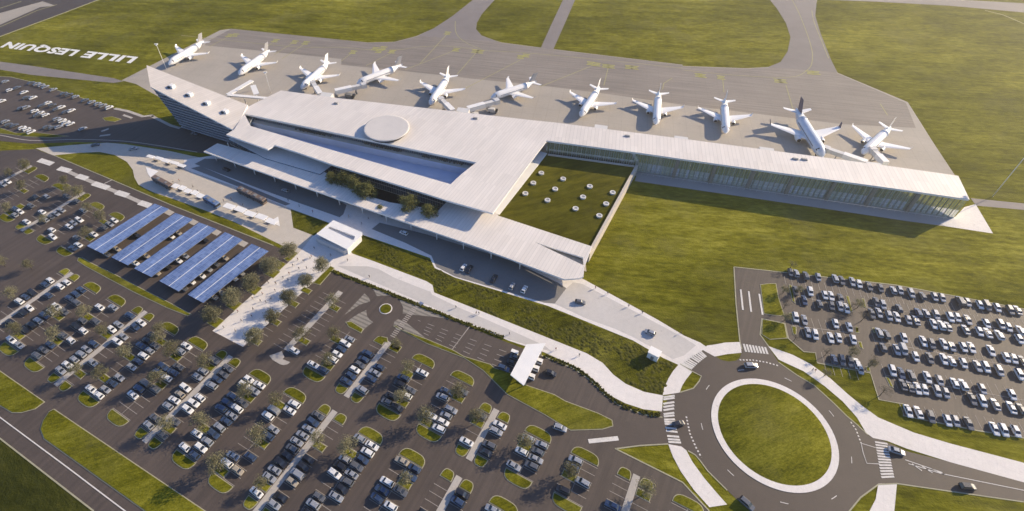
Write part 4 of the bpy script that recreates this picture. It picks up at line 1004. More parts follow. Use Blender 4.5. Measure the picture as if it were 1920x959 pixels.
# ------------------------------------------------------------------ office wing with its rising roof
ow = thing('office_wing', 'wedge-shaped office wing, pale roof rising to a sharp peak over banded facade', 'building')
Aw, Bw, Cw, Dw = G(277, 128, 28), G(279.5, 157.5, 28), G(438.6, 242.6, 12.52), G(465.6, 199.8, 12.52)
def quadz(pts):
    (p0, p1, p2) = [Vector(p) for p in pts]; nrm = (p1 - p0).cross(p2 - p0)
    return lambda q: p0.z - (nrm.x * (q[0] - p0.x) + nrm.y * (q[1] - p0.y)) / nrm.z
ax = ((Cw + Dw) / 2 - (Aw + Bw) / 2).to_2d(); axl = ax.length; axn = ax / axl; m0 = ((Aw + Bw) / 2).to_2d()
zr = lambda q, o=0.0: 28 + (12.52 - 28) * ((q[0] - m0.x) * axn.x + (q[1] - m0.y) * axn.y) / axl + o
foot = [Aw.to_2d(), Bw.to_2d(), Cw.to_2d(), Dw.to_2d()]
mb = MB(); mb.prism([foot], lambda q: zr(q, -.9), lambda q: zr(q), 0, 1); mb.build('roof', [M['roof_wing'], M['white']], ow)
body = inset(foot, [.5, .9, .3, .5])
mb = MB(); mb.prism([body], lambda q: 0.0, lambda q: zr(q, -.92), bottom=False)
mb.v = [(x + axn.x * 13 * max(0, 1 - ((x - m0.x) * axn.x + (y - m0.y) * axn.y) / 40), y + axn.y * 13 * max(0, 1 - ((x - m0.x) * axn.x + (y - m0.y) * axn.y) / 40), z) if z < .01 else (x, y, z) for x, y, z in mb.v]
mb.build('facade', facade_mat('wing_glazing', (0.08, 0.10, 0.135), (0.25, 0.27, 0.31), pitch=2.4, storey=3.2, deg=-27, metal=0.4), ow)
a, b = Bw.to_2d(), Cw.to_2d(); e5 = (b - a).normalized(); n5 = Vector((e5.y, -e5.x)); Lw = (b - a).length
if n5.y > 0: n5 = -n5
for i in range(1, 15):
    z = 1.85 * i; s1 = 0.6 + 13 * (1 - z / 27); s2 = Lw - .6
    while s2 > 2 and zr(a + e5 * s2) - 1.3 < z: s2 -= 1.0
    if s2 - s1 < 4: continue
    q = a + e5 * (s1 + s2) / 2 - n5 * .2; mb = MB(); mb.box((q.x, q.y, z), (s2 - s1, 1.0, .7), math.atan2(e5.y, e5.x)); mb.build('louvre', M['louvre'], ow)
for x, y in [(323, 163), (357, 179), (390, 195.5), (424, 212)]:
    q = G(x, y, zr(G(x, y, 20))); q = G(x, y, zr(q)); q = G(x, y, zr(q)); mb = MB(); mb.box((q.x, q.y, zr(q) - .3), (2.6, 2.4, 2.0), R(-25)); h_ = mb.build('roof_hatch', M['white'], ow)
    mb = MB(); mb.box((q.x - 1.5, q.y - .9, zr(q) - .3), (1.2, 1.4, 1.4), R(-25)); mb.build('hatch_shade_side', M['dark'], h_)  # dark box added to stand for the hatch's shaded side
# ------------------------------------------------------------------ round lights on the courtyard lawn
for i, (x, y) in enumerate([(1125, 12), (1248, 45), (1080, 68), (1203, 102), (1398, 87), (1035, 127), (1160, 165), (1360, 147), (1527, 122), (1490, 185), (1318, 212), (1452, 252)]):
    q = G(640 + x / 3, 320 + y / 3, 5.2)
    t = thing('skylight', 'round white skylight on the courtyard lawn, %s counted from the pier' % ORD[i + 1], 'skylight', (q.x, q.y, 4.5), 0, 'round skylights on the courtyard lawn')
    mb = MB(); mb.prism([circ(Vector((0, 0)), 1.45, 28), circ(Vector((0, 0)), .8, 28)], 0, .75); mb.build('rim', M['offwhite'], t)
    mb = MB(); mb.prism([circ(Vector((0, 0)), .82, 20)], 0.1, .6); mb.build('glazing', plain('skylight_glass', (.35, .34, .33), .2, noise=.1, nscale=1) if i == 0 else bpy.data.materials['skylight_glass'], t)
# ------------------------------------------------------------------ solar roofs
CAN = [((163, 461.7), (193, 476.7), (290, 382.5), (316.7, 392.5)), ((209, 483), (239.5, 498), (329, 400), (362, 412)), ((251.7, 504), (283.5, 520), (373.7, 417.8), (406, 430)), ((299, 527.5), (335, 547), (422, 436), (455, 450)), ((352, 553), (381, 568.5), (472, 457.7), (503.7, 471.7))]
for i, (p0, p1, p2, p3) in enumerate(CAN):
    z = 2.9; a, b, c, d = [G(*p, z).to_2d() for p in (p0, p1, p2, p3)]
    t = thing('solar_carport', 'blue solar-panel carport roof, %s of five from the mall' % ORD[5 - i], 'carport', ((a + b + c + d) / 4).to_3d(), 0, 'solar roofs in the car park')
    o0 = (a + b + c + d) / 4; a, b, c, d = [q - o0 for q in (a, b, c, d)]
    mb = MB()
    w2 = (b - a).normalized() * .18
    zt = lambda q, z=z: z + 0.35 - 0.0 * q[0]
    ma, mc = (a + b) / 2, (c + d) / 2
    for l in ([a, ma - w2, mc - w2, c], [ma + w2, b, d, mc + w2]): mb.prism([l], z, z + .14)
    mb.build('solar_panels', M['pv'], t)
    mb = MB(); mb.prism([[ma - w2 * .98, ma + w2 * .98, mc + w2 * .98, mc - w2 * .98]], z - .02, z + .12); mb.build('gutter', M['white'], t)
    mb = MB(); mb.prism([[a * .985, b * .985, d * .985, c * .985]], z - .22, z - .03); mb.build('frame', M['grey'], t)
    nP = 6
    for k in range(nP):
        q = ma.lerp(mc, (k + .5) / nP); mb = MB(); mb.box((q.x, q.y, 0), (.3, .3, z - .2)); mb.build('post', M['grey'], t)
# ------------------------------------------------------------------ entrance pavilion, kiosk, toll gate
pv = thing('entrance_pavilion', 'white square pavilion with a long glazed slot between mall and drop-off', 'pavilion')
zp = 4.3; q4 = [G(*p, zp).to_2d() for p in ((593.3, 439), (625, 413), (679, 436), (679, 441), (651, 468))]
sl = [G(*p, zp).to_2d() for p in C(480, 340, 6, (800, 525), (830, 510), (1115, 620), (1100, 660), (1075, 660))]
mb = MB(); mb.prism([q4, sl], zp - .5, zp); mb.build('roof', M['white'], pv)
mb = MB(); mb.prism([inset(q4, .7), inset(sl, -.1)], 0, zp - .52, bottom=False); mb.build('wall', M['white'], pv)
mb = MB(); mb.prism([sl], 2.6, 3.4, bottom=False); mb.build('glazed_slot', M['offwhite'], pv)
a, b = [G(*p, 2.0).to_2d() for p in ((596, 446), (649, 470))]; mb = MB(); mb.ribbon([a, b], .1, 0); mb = MB()
ew = (b - a).normalized(); nw = Vector((ew.y, -ew.x)); mb.prism([[a, b, b + nw * 1.2, a + nw * 1.2]], 0.1, 2.6); mb.build('glazed_front', M['offwhite'], pv)
ki = thing('kiosk', 'small white cube kiosk at the end of the planting strip by the roundabout', 'kiosk')
kq = [G(*p, 3.6).to_2d() for p in C(640, 640, 3, (1742, 25), (1805, 58), (1785, 92), (1724, 62))]
mb = MB(); mb.prism([inset(kq, .15)], 0, 3.35, bottom=False); mb.build('wall', M['white'], ki)
mb = MB(); mb.prism([kq], 3.37, 3.6); mb.build('roof', M['white'], ki)
kc = sum(kq, Vector((0, 0))) / 4; e6 = (kq[3] - kq[2]).normalized()
dm = (kq[2] + kq[3]) / 2; mb = MB(); mb.box((dm.x, dm.y, .05), (1.1, .2, 2.1), math.atan2(e6.y, e6.x)); mb.build('door', M['grey'], ki)
tg = thing('toll_gate', 'white toll gate roof across the car park exit lanes', 'toll gate')
tq = [G(*p, 4.6).to_2d() for p in ((987, 646), (1023, 643.5), (982, 723), (957, 703))]
mb = MB(); mb.prism([tq], 4.2, 4.6); mb.build('roof', M['white'], tg)
for k in range(5):
    t = .1 + .2 * k
    for (i0, i1) in ((0, 3), (1, 2)):
        q = tq[i0].lerp(tq[i1], t); q = q + (sum(tq, Vector((0, 0))) / 4 - q).normalized() * 1.0; mb = MB(); mb.box((q.x, q.y, 0), (.3, .3, 4.2)); mb.build('post', M['offwhite'], tg)
for i, (x, y) in enumerate([(1112, 112), (1092, 152), (1068, 198), (975, 65)]):
    q = G(640 + x / 3, 640 + y / 3, 1.2); t = thing('toll_booth', 'white toll booth poking out of the toll gate roof, %s' % ('pathmost', 'second from the path', 'third from the path', 'on the arrival side')[i], 'booth', (q.x, q.y, .03), R(-25), 'toll booths')
    mb = MB(); mb.box((0, 0, 0), (2.6, 1.2, 1.0)); mb.build('base', M['white'], t); mb = MB(); mb.box((0, 0, 1.0), (2.4, 1.05, 1.0)); mb.build('window', M['car_glass'], t); mb = MB(); mb.box((0, 0, 2.0), (2.8, 1.4, .2)); mb.build('roof', M['white'], t)
# ------------------------------------------------------------------ buses and shelters on the plaza
def bus(p0, p1, mat, glassm, label, parts=1):
    a, b = G(*p0, 3.1).to_2d(), G(*p1, 3.1).to_2d(); L = (b - a).length; an = math.atan2((b - a).y, (b - a).x); c = (a + b) / 2
    t = thing('bus', label, 'bus', (c.x, c.y, .05), an, 'buses on the plaza'); seg = L / parts
    for k in range(parts):
        x = -L / 2 + seg * (k + .5); l = seg - (.5 if parts > 1 else 0)
        mb = MB(); ro = []
        for xx, ins in ((-l / 2, .25), (-l / 2 + .25, 0), (l / 2 - .25, 0), (l / 2, .25)):
            ro += [(x + xx, -1.35 + ins, .35), (x + xx, -1.4 + ins, 2.9 - ins), (x + xx, -1.15 + ins, 3.15 - ins), (x + xx, 1.15 - ins, 3.15 - ins), (x + xx, 1.4 - ins, 2.9 - ins), (x + xx, 1.35 - ins, .35)]
        fs = [tuple(range(6)), tuple(range(18, 24))[::-1]]
        for i in range(3):
            for j in range(6): fs.append((i * 6 + j, i * 6 + 6 + j, i * 6 + 6 + (j + 1) % 6, i * 6 + (j + 1) % 6))
        mb.add(ro, fs); mb.build('body', mat, t)
        mb = MB(); mb.box((x, 0, 1.35), (l + .04, 2.84, 1.15)); mb.build('windows', M['car_glass'], t)
        mb = MB(); mb.box((x - l * .2, 0, 3.12), (1.8, 1.5, .3)); mb.box((x + l * .25, 0, 3.12), (1.2, 1.2, .25)); mb.build('roof_unit', M['grey'], t)
        for s in (-1, 1):
            for f in (-.3, .3): link('wheel', WHEEL, t, (x + f * l, s * 1.3, .45)).scale = (1.35, 1.6, 1.35)
    if parts > 1: mb = MB(); mb.box((0, 0, .5), (.8, 2.2, 2.45)); mb.build('bellows', M['dark'], t)
brownm = plain('bus_brown_paint', (0.16, 0.115, 0.09), .4, noise=.1, nscale=1); bluem = plain('bus_blue_paint', (0.13, 0.19, 0.32), .35, noise=.1, nscale=1)
bus((287, 330), (319, 347), brownm, None, 'short brown bus at the outer edge of the plaza near the grass oval')
bus((446, 351), (496, 375), brownm, None, 'long brown articulated bus beside the shaded drop-off road', 2)
bus((383, 367.5), (407.5, 382), bluem, None, 'blue bus at the middle of the bus shelters')
for i, (p0, p1, w) in enumerate([((324, 346), (382, 369), 3.0), ((421, 383), (520, 418), 3.2), ((276, 291), (348, 312), 2.2)]):
    a, b = G(*p0, 2.7).to_2d(), G(*p1, 2.7).to_2d(); c = (a + b) / 2; an = math.atan2((b - a).y, (b - a).x); L = (b - a).length
    t = thing('bus_shelter', ('white bus shelter between the short brown bus and the blue bus', 'longest white bus shelter, beyond the blue bus towards the mall', 'thin white shelter at the start of the shaded road')[i], 'shelter', (c.x, c.y, .05), an, 'bus shelters on the plaza')
    mb = MB(); 
    for k in range(5):
        f = -L / 2 + L * (k + .5) / 5; mb.box((f, (k % 2 - .5) * .5, 2.45), (L / 5 - .7, w, .22))
    mb.box((0, 0, 2.4), (L, .5, .2)); mb.build('roof', M['white'], t)
    for k in range(6): mb = MB(); mb.box((-L / 2 + L * (k + .5) / 6, w * .3, 0), (.2, .2, 2.4)); mb.build('post', M['grey'], t)
    for k in range(3): mb = MB(); mb.box((-L / 2 + L * (k + .6) / 3.2, -.2, .42), (3.0, .6, .12)); mb.box((-L / 2 + L * (k + .6) / 3.2, -.2, 0), (2.4, .3, .42)); mb.build('bench', M['dark'], t)
sheet('platform', M['white'], [W(C(240, 260, 6, (200, 322), (345, 370), (255, 440), (225, 400))), W(C(240, 260, 6, (210, 182), (430, 225), (650, 305), (630, 325), (420, 255), (230, 195))), W(C(240, 260, 6, (1690, 880), (1710, 990), (1640, 960), (1600, 930)))], 0.12)
# ------------------------------------------------------------------ triangular frame and masts on the apron
tf = thing('triangular_frame', 'white triangular canopy frame on the apron beside the office wing', 'canopy frame')
zt_ = 7.0; q6 = lambda x, y: G(240 + x / 6, 60 + y / 6, zt_)
for i, (a, b, w) in enumerate([((1120, 705), (1395, 545), 3.2), ((1405, 600), (1445, 700), 3.4), ((1120, 705), (1570, 745), 2.4)]):
    A_, B_ = q6(*a), q6(*b); c = (A_ + B_) / 2; mb = MB(); mb.box((c.x, c.y, zt_ - .6 + i * .003), ((B_ - A_).to_2d().length, w, .6), math.atan2((B_ - A_).y, (B_ - A_).x)); mb.build('beam', M['white'], tf)
for a in ((1125, 705), (1390, 550), (1440, 700), (1300, 720)): q = q6(*a); mb = MB(); mb.tube([(q.x, q.y, 0), (q.x, q.y, zt_ - .6)], .35, 8); mb.build('post', M['offwhite'], tf)
def mast(base, top, label):
    b = G(*base); best = min((abs((G(*top, z * .25).to_2d() - b.to_2d()).length), z * .25) for z in range(20, 200)); h = min(best[1], 32)
    t = thing('light_mast', label, 'mast', b, 0, 'tall light masts')
    mb = MB(); mb.tube([(0, 0, 0), (0, 0, h)], [.2, .1], 8); mb.build('pole', M['white'], t)
    mb = MB(); mb.box((0, 0, h), (2.4, .7, .5)); mb.box((0, 0, h - .6), (.7, 2.0, .4)); mb.build('lamp_head', M['white'], t)
mast((312, 130), (290.5, 84), 'tall pale light mast by the tip of the office wing')
mast((508, 175), (496.7, 136.7), 'pale light mast on the apron behind the triangular frame')
mast((1861, 369), (1923, 284), 'tall light mast on the grass past the pier end')
# ------------------------------------------------------------------ hedges along the promenade
def hedge(px, w, label):
    p = smooth([tuple(q) for q in W(px)], 8, False); h_ = MB()
    for i in range(len(p) - 1):
        a, b = Vector(p[i]), Vector(p[i + 1]); d = (b - a); n = max(1, int(d.length / .8)); dn = d.normalized(); nr = Vector((-dn.y, dn.x))
        for k in range(n):
            for _ in range(5):
                c = a + d * ((k + random.random()) / n) + nr * random.uniform(-w / 2, w / 2); s_ = random.uniform(.4, .75)
                h_.box((c.x, c.y, 0), (s_, s_, random.uniform(.3, .55)), random.uniform(0, 3), 0, .6)
    o = h_.build('hedge', bpy.data.materials.get('hedge_leaves') or leaf_mat('hedge_leaves', (0.065, 0.066, 0.010), (0.14, 0.135, 0.022))); tag(o, label, 'hedge', 'hedges along the promenade')
hedge([(622, 508), (700, 538), (847, 597), (945, 634)], 1.6, 'long low hedge along the promenade from the mall to the toll gate')
hedge([(1020, 667), (1075, 689), (1108, 712), (1136, 739), (1165, 760), (1207, 774), (1238, 779)], 1.6, 'curving low hedge along the promenade from toll gate to roundabout')
HAZE = 0.00028
# ------------------------------------------------------------------ aircraft
def loft(mb, secs, n=16, m=0, sm=True, caps=True):
    vs = []; fs = []
    for x, cz, ry, rz_ in secs:
        for k in range(n):
            t = 2 * math.pi * k / n; vs.append((x, math.cos(t) * ry, cz + math.sin(t) * rz_))
    for i in range(len(secs) - 1):
        for k in range(n): fs.append((i * n + k, i * n + n + k, i * n + n + (k + 1) % n, i * n + (k + 1) % n))
    mb.add(vs, [f[::-1] for f in fs], m, sm)
    o = len(mb.v) - len(vs)
    if caps:
        mb.f.append(tuple(o + k for k in range(n))); mb.m.append(m); mb.sm.append(False)
        mb.f.append(tuple(o + (len(secs) - 1) * n + k for k in range(n))[::-1]); mb.m.append(m); mb.sm.append(False)
def wing_mesh(root, tip, s, tz=(.0, .0), m=0):
    """root/tip = (x lead, x trail, y, z, thickness); mirrored by s"""
    mb = MB(); prof = [(0, 0), (.25, 1), (.6, .75), (1, .05), (.6, -.45), (.25, -.55)]
    vs = []
    for (xl, xt, y, z, th) in (root, tip):
        for c, h in prof: vs.append((xl + (xt - xl) * c, y * s, z + h * th / 2))
    n = 6; fs = [(i, (i + 1) % n, n + (i + 1) % n, n + i) for i in range(n)] + [tuple(range(n))[::-1], tuple(range(n, 2 * n))]
    if s < 0: fs = [f[::-1] for f in fs]
    mb.add(vs, [f[::-1] for f in fs], m); return mb
def make_plane(fin, rear=None, winglet=False, fusmat=None):
    t = link('airliner', None)
    fm_ = [fusmat or M['plane_white'], rear or fusmat or M['plane_white']]
    mb = MB(); Rf = 2.4
    loft(mb, [(18, 2.75, .08, .08), (17.6, 2.8, .6, .55), (16.8, 2.95, 1.25, 1.15), (15.5, 3.2, 1.85, 1.8), (13.5, 3.4, 2.3, 2.25), (11.5, 3.45, Rf, Rf), (-6, 3.45, Rf, Rf), (-9.5, 3.6, 2.25, 2.2)], 18)
    loft(mb, [(-9.5, 3.6, 2.25, 2.2), (-13, 4.1, 1.7, 1.65), (-16, 4.5, .85, .85), (-18, 4.75, .3, .35)], 18, 1)
    fus = mb.build('fuselage', fm_, t)
    mb = MB()
    for s in (-1, 1):
        for i in range(4):
            a0, a1 = R(38 + 22 * i), R(57 + 22 * i)
    mb.add([(15.6, -1.1, 4.35), (15.6, 1.1, 4.35), (14.5, 1.3, 5.15), (14.5, -1.3, 5.15), (15.0, -1.95, 3.85), (15.0, 1.95, 3.85), (14.2, 2.18, 4.1), (14.2, -2.18, 4.1)],
           [(0, 1, 2, 3), (0, 3, 7, 4), (1, 5, 6, 2)]); mb.build('cockpit_window', M['car_glass'], t)
    for s in (-1, 1):
        mb = MB()
        for i in range(34):
            x = 11.5 - i * .55; mb.box((x, s * (Rf - .03), 3.75), (.26, .1, .36))
        mb.build('window_row', M['fan'], fus)
        mb = wing_mesh((5.4, -2.2, 1.6, 2.5, .9), (-3.9, -6.0, 15.2, 3.6, .22), s)
        w_ = mb.build('wing', M['plane_white'], t)
        mb = wing_mesh((-3.95, -6.0, 15.1, 3.6, .2), (-5.4, -6.5, 15.6, 5.6 if winglet else 4.6, .1), s); mb.build('winglet', fin if winglet else M['plane_white'], w_)
        mb = wing_mesh((-13.2, -16.6, .7, 4.7, .45), (-16.3, -18.0, 6.2, 5.2, .14), s); mb.build('tailplane', M['plane_white'], t)
        mb = MB(); loft(mb, [(4.6, 1.75, .95, .95), (4.2, 1.75, 1.15, 1.15), (2.6, 1.75, 1.2, 1.2), (.6, 1.8, .8, .8)], 14); mb.box((1.5, 0, 2.2), (3.4, .25, .9))
        mb.v = [(x, y + s * 5.0, z) for x, y, z in mb.v]; e_ = mb.build('engine', M['plane_white'], t)
        mb = MB(); mb.tube([(4.61, s * 5.0, 1.75), (4.66, s * 5.0, 1.75)], .85, 14); mb.build('fan', M['fan'], e_)
        mb = MB(); mb.tube([(-1.5, s * 2.4, .55), (-1.5, s * 2.4, 2.4)], .18, 6); mb.tube([(-1.5, s * 2.4 - .45, .55), (-1.5, s * 2.4 + .45, .55)], .55, 12, 1); mb.build('landing_gear', [M['grey'], M['rubber']], t)
    mb = MB(); mb.tube([(13, 0, .45), (13, 0, 2.2)], .14, 6); mb.tube([(13, -.35, .45), (13, .35, .45)], .45, 12, 1); mb.build('landing_gear', [M['grey'], M['rubber']], t)
    mb = MB(); vs = []
    for (x0, x1, z, th) in ((-11.0, -16.4, 5.1, .5), (-15.0, -18.6, 11.0, .18)):
        for c, h in [(0, 0), (.3, 1), (1, .1), (1, -.1), (.3, -1)]: vs.append((x0 + (x1 - x0) * c, h * th / 2, z))
    fs = [(i, (i + 1) % 5, 5 + (i + 1) % 5, 5 + i) for i in range(5)] + [(9, 8, 7, 6, 5)]
    mb.add(vs, fs); mb.build('tail_fin', fin, t)
    return t
PL = [(c1, (970, 262), (1165, 295), (962, 365), (1150, 240)), (c1, (1350, 318), (1550, 350), (1350, 418), (1515, 287)), (c1, (1680, 388), (1905, 425), (1700, 495), (1850, 350)),
      (c2, (160, 360), (320, 450), (105, 475), (330, 378)), (c2, (437, 460), (695, 500), (505, 590), (605, 432)), (c2, (918, 445), (1072, 548), (855, 550), (1085, 465)),
      (c2, (1282, 520), (1540, 582), (1350, 650), (1450, 495)), (c2, (1637, 567), (1918, 603), (1770, 695), (1785, 520)), (c3, (85, 605), (385, 648), (245, 748), (237, 560)),
      (c3, (490, 715), (890, 735), (775, 875), (650, 650)), (c3, (945, 710), (1285, 832), (1015, 865), (1160, 725))]
PLAB = ['white airliner with patterned grey fin, parked beside the tip of the office wing', 'white airliner with patterned grey fin, beyond the triangular frame', 'white airliner docked to the first jet bridge, pale fin', 'white airliner with patterned fin, boarded over a long angled jet bridge before the hall',
        'white airliner nose-in to the hall beyond the round roof disc', 'white airliner with grey fin slanting at the last jet bridge of the hall', 'white airliner parked slanting off the corner of the courtyard, no bridge', 'white airliner pointing straight at the pier, grass behind it between two taxiways',
        'white airliner pointing straight at the pier, nearest the wide taxiway mouth', 'largest airliner, white and blue with dark navy fin and winglets', 'white airliner docked at the far end of the pier']
protos = {}
for i, ((cc, ta, tb, no, tl), lab) in enumerate(zip(PL, PLAB)):
    A_, B_ = [G(*cc(q)[0], 3.6).to_2d() for q in (ta, tb)]; N_2 = G(*cc(no)[0], 3.0).to_2d(); T_ = G(*cc(tl)[0], 4.6).to_2d()
    d = (N_2 - T_).normalized(); kind = 'big' if i == 9 else ('pat' if i in (0, 1, 3, 5) else 'std')
    if kind not in protos:
        protos[kind] = t = make_plane(M['plane_blue'] if kind == 'big' else M['plane_grey'] if kind == 'pat' else M['plane_white'], None, kind == 'big', plain('aircraft_pale_blue_paint', (0.60, 0.64, 0.70), .3, noise=.15, nscale=.5, coat=.3) if kind == 'big' else None)
    else: t = copy_tree(protos[kind])
    sp = (A_ - B_).length; s_ = sp / 31.0 if kind == 'big' else 1.0 * (0.6 + 0.4 * sp / 30.6)
    mid = (A_ + B_) / 2 + d * 5.6 * s_
    ctr = (mid + (N_2 - d * 18 * s_)) / 2
    t.location = (ctr.x, ctr.y, .1); t.rotation_euler = (0, 0, math.atan2(d.y, d.x)); t.scale = (s_,) * 3; t.name = 'airliner'
    tag(t, lab, 'airplane', 'airliners on the apron')
# jet bridges
for p0, p1, lab in [((601, 178), (586.5, 156), 'short white jet bridge, the one nearest the triangular frame'), ((629, 172), (682, 160.5), 'long thin white jet bridge reaching to the patterned-fin airliner'), ((849, 209), (827, 187), 'short white jet bridge beyond the round roof disc'), ((877, 205), (931, 190.5), 'long white jet bridge at the last hall stand'), ((1624, 306), (1549, 280), 'long white jet bridge to the navy-finned airliner'), ((1660, 307), (1636, 281.5), 'white jet bridge closest to the pier end')]:
    A_, B_ = G(*p0, 5.0).to_2d(), G(*p1, 5.0).to_2d(); d = B_ - A_; L = d.length; an = math.atan2(d.y, d.x)
    t = thing('jet_bridge', lab, 'jet bridge', (A_.x, A_.y, .04), an, 'jet bridges')
    mb = MB(); mb.box((L * .28, 0, 3.6), (L * .58, 3.2, 2.7)); mb.build('inner_tunnel', M['white'], t)
    mb = MB(); mb.box((L * .73, 0, 3.75), (L * .48, 2.7, 2.3)); mb.build('outer_tunnel', M['offwhite'], t)
    mb = MB(); mb.box((L, 0, 3.5), (3.2, 3.4, 2.9)); mb.build('cab', M['offwhite'], t)
    mb = MB(); mb.tube([(0, 0, 0), (0, 0, 3.6)], 1.0, 10); mb.build('support_column', M['grey'], t)
    mb = MB(); mb.box((L * .7, 0, .5), (1.0, 3.0, .5)); mb.tube([(L * .7, -1.1, .9), (L * .7, -1.1, 3.7)], .25, 6); mb.tube([(L * .7, 1.1, .9), (L * .7, 1.1, 3.7)], .25, 6); mb.build('wheel_frame', M['grey'], t)
# ground vehicles beside the stands
def tug(px, an, mat, lab):
    q = G(*px); t = thing('service_truck', lab, 'truck', (q.x, q.y, .1), R(an))
    mb = MB(); mb.box((0, 0, .45), (6.5, 2.2, .5)); mb.box((-1, 0, .95), (4.2, 2.3, 1.9)); mb.build('body', mat, t)
    mb = MB(); mb.box((2.4, 0, .95), (1.5, 2.1, 1.3), 0, 0, .85); mb.build('cab', M['car_glass'], t)
    for x in (-2, 2):
        for s in (-1, 1): link('wheel', WHEEL, t, (x, s * 1.05, .45)).scale = (1.3,) * 3
tug((657, 184), -14, M['grey'], 'grey service truck by the hall edge under the long jet bridge')
tug((924, 211), -14, M['offwhite'], 'pale service truck near the last hall stand')
tug((893, 220), -40, M['offwhite'], 'pale service truck at the foot of the last hall jet bridge')
# ------------------------------------------------------------------ trees
def crown(mat, rad, h0, h1, nclump, per, leaf, name, dense=1.0):
    mb = MB(); rnd = random.Random(hash(name) % 1000 + nclump)
    cl = []
    for i in range(nclump):
        a = rnd.uniform(0, 6.283); t = rnd.random(); zz = h0 + (h1 - h0) * (0.12 + .8 * t)
        r = rad * math.sqrt(max(0.05, 1 - (2 * t - .9) ** 2 * .85)) * (rnd.random() ** .5)
        cl.append(Vector((math.cos(a) * r, math.sin(a) * r, zz)))
    for c in cl:
        cr = rad * rnd.uniform(.22, .42)
        for _ in range(per):
            p = c + Vector((rnd.gauss(0, 1), rnd.gauss(0, 1), rnd.gauss(0, .8))) * cr * .6
            u = Vector((rnd.gauss(0, 1), rnd.gauss(0, 1), rnd.gauss(0, .7))).normalized(); w = u.orthogonal().normalized()
            w.rotate(Matrix.Rotation(rnd.uniform(0, 6.28), 3, u)); v2 = u.cross(w); s_ = leaf * rnd.uniform(.6, 1.3)
            mb.add([p - w * s_, p + v2 * s_ * .6, p + w * s_, p - v2 * s_ * .6], [(0, 1, 2, 3)])
    return mb, cl
def trunk(h, h0, cl, r0):
    mb = MB(); rnd = random.Random(len(cl)); top = Vector((.15, -.1, h * .82))
    mb.tube([(0, 0, 0), (.05, .04, h0 * .6), (.1, -.03, h * .5), top], [r0, r0 * .8, r0 * .5, r0 * .15], 7)
    for c in cl[::2]:
        z = max(h0 * .8, min(c.z - (abs(c.x) + abs(c.y)) * .5, h * .7)); mb.tube([(.06, 0, z), (c.x * .5, c.y * .5, (z + c.z) / 2 + .15), tuple(c)], [r0 * .4, r0 * .25, r0 * .08], 5)
    return mb
TP = {}
for kd, args in {'olive1': (M['leaf_olive'], 2.5, 1.7, 6.2, 32, 46, .165, 'a'), 'olive2': (M['leaf_olive'], 2.8, 1.8, 6.8, 36, 46, .165, 'b'), 'olive3': (M['leaf_olive'], 2.2, 1.6, 5.6, 28, 46, .155, 'c'),
                 'mall1': (M['leaf_olive'], 3.4, 2.2, 8.0, 56, 90, .19, 'd'), 'mall2': (M['leaf_olive'], 3.0, 2.2, 7.4, 50, 90, .19, 'e'), 'dense1': (M['leaf_green'], 3.3, 2.5, 9.8, 52, 60, .24, 'f'), 'dense2': (M['leaf_green'], 2.8, 2.2, 8.6, 44, 60, .24, 'g'), 'bare': (M['leaf_grey'], 2.4, 1.8, 6.0, 24, 22, .13, 'h')}.items():
    mb, cl = crown(*args); o = mb.build('crown', args[0]); cm = o.data; bpy.data.objects.remove(o)
    o = trunk(args[3], args[2], cl, .17 if args[3] < 7 else .24).build('trunk', M['bark']); tm = o.data; bpy.data.objects.remove(o); TP[kd] = (cm, tm)
def tree(kind, p, label, group, s=1.0):
    t = thing('tree', label, 'tree', (p[0], p[1], .1), random.uniform(0, 6.28), group); t.scale = (s, s, s * random.uniform(.92, 1.08))
    link('crown', TP[kind][0], t); link('trunk', TP[kind][1], t); return t
TREES.sort(key=lambda q: (q[2][0], -q[2][1], uv(q[0])[1])); cnt = {}
for p, _, bk, s in TREES:
    k = (bk, ); cnt[k] = cnt.get(k, 0) + 1
    tree(random.choice(['olive1', 'olive2', 'olive3']), p, 'sparse olive tree, %s up the %s row from roundabout, %s' % (ORD[cnt[k]], ORD[BC[bk[0]] - bk[1] + 1], BN[bk[0]]), 'thin trees in the big car park', random.uniform(1.02, 1.28))
S4 = lambda x, y: G(380 + x / 4.36, 440 + y / 4.36)
for i, (x, y) in enumerate([(105, 720), (265, 580), (425, 455), (572, 318), (715, 195)]):
    tree('mall1' if i % 2 else 'mall2', S4(x, y), 'bushy olive tree between the solar roofs and the mall, %s from the lower end' % ORD[i + 1], 'trees on the solar side of the mall', 1.15)
for i, (x, y) in enumerate([(440, 885), (590, 725), (718, 570), (862, 432), (985, 300)]):
    tree('mall2' if i % 2 else 'mall1', S4(x, y), 'sparse tree shading the mall paving on its car park side, %s from the lower end' % ORD[i + 1], 'trees on the paved mall', .95)
for i, (x, y, kd, s) in enumerate([(390, 260, 'dense2', .9), (520, 290, 'dense1', 1), (640, 320, 'dense1', 1.0), (775, 425, 'dense1', 1.05), (700, 390, 'dense2', 1), (930, 560, 'dense2', .65), (1255, 550, 'dense1', 1.05), (1480, 625, 'dense2', 1.0), (1560, 640, 'bare', .9)]):
    tree(kd, G(560 + x / 6, 280 + y / 6, 10.5) + EV.to_3d() * -1.5, 'leafy green tree in the sunken garden slot between canopy and hall, %s from the plaza' % ORD[i + 1], 'trees in the garden slot', s * 1.35)
for i, (x, y) in enumerate([(1481, 504), (1494, 550), (1590, 583), (1607, 578), (1614, 603), (1468, 550), (1468, 580), (1470, 602), (1546, 668), (1593, 668), (1632, 686), (1628, 690), (1650, 742), (1545, 706), (1488, 640)]):
    tree('olive3' if i % 2 else 'bare', G(x, y), 'thin young tree in the staff car park greenery, %s from its entrance' % ORD[i + 1], 'young trees in the staff car park', random.uniform(.7, .95))
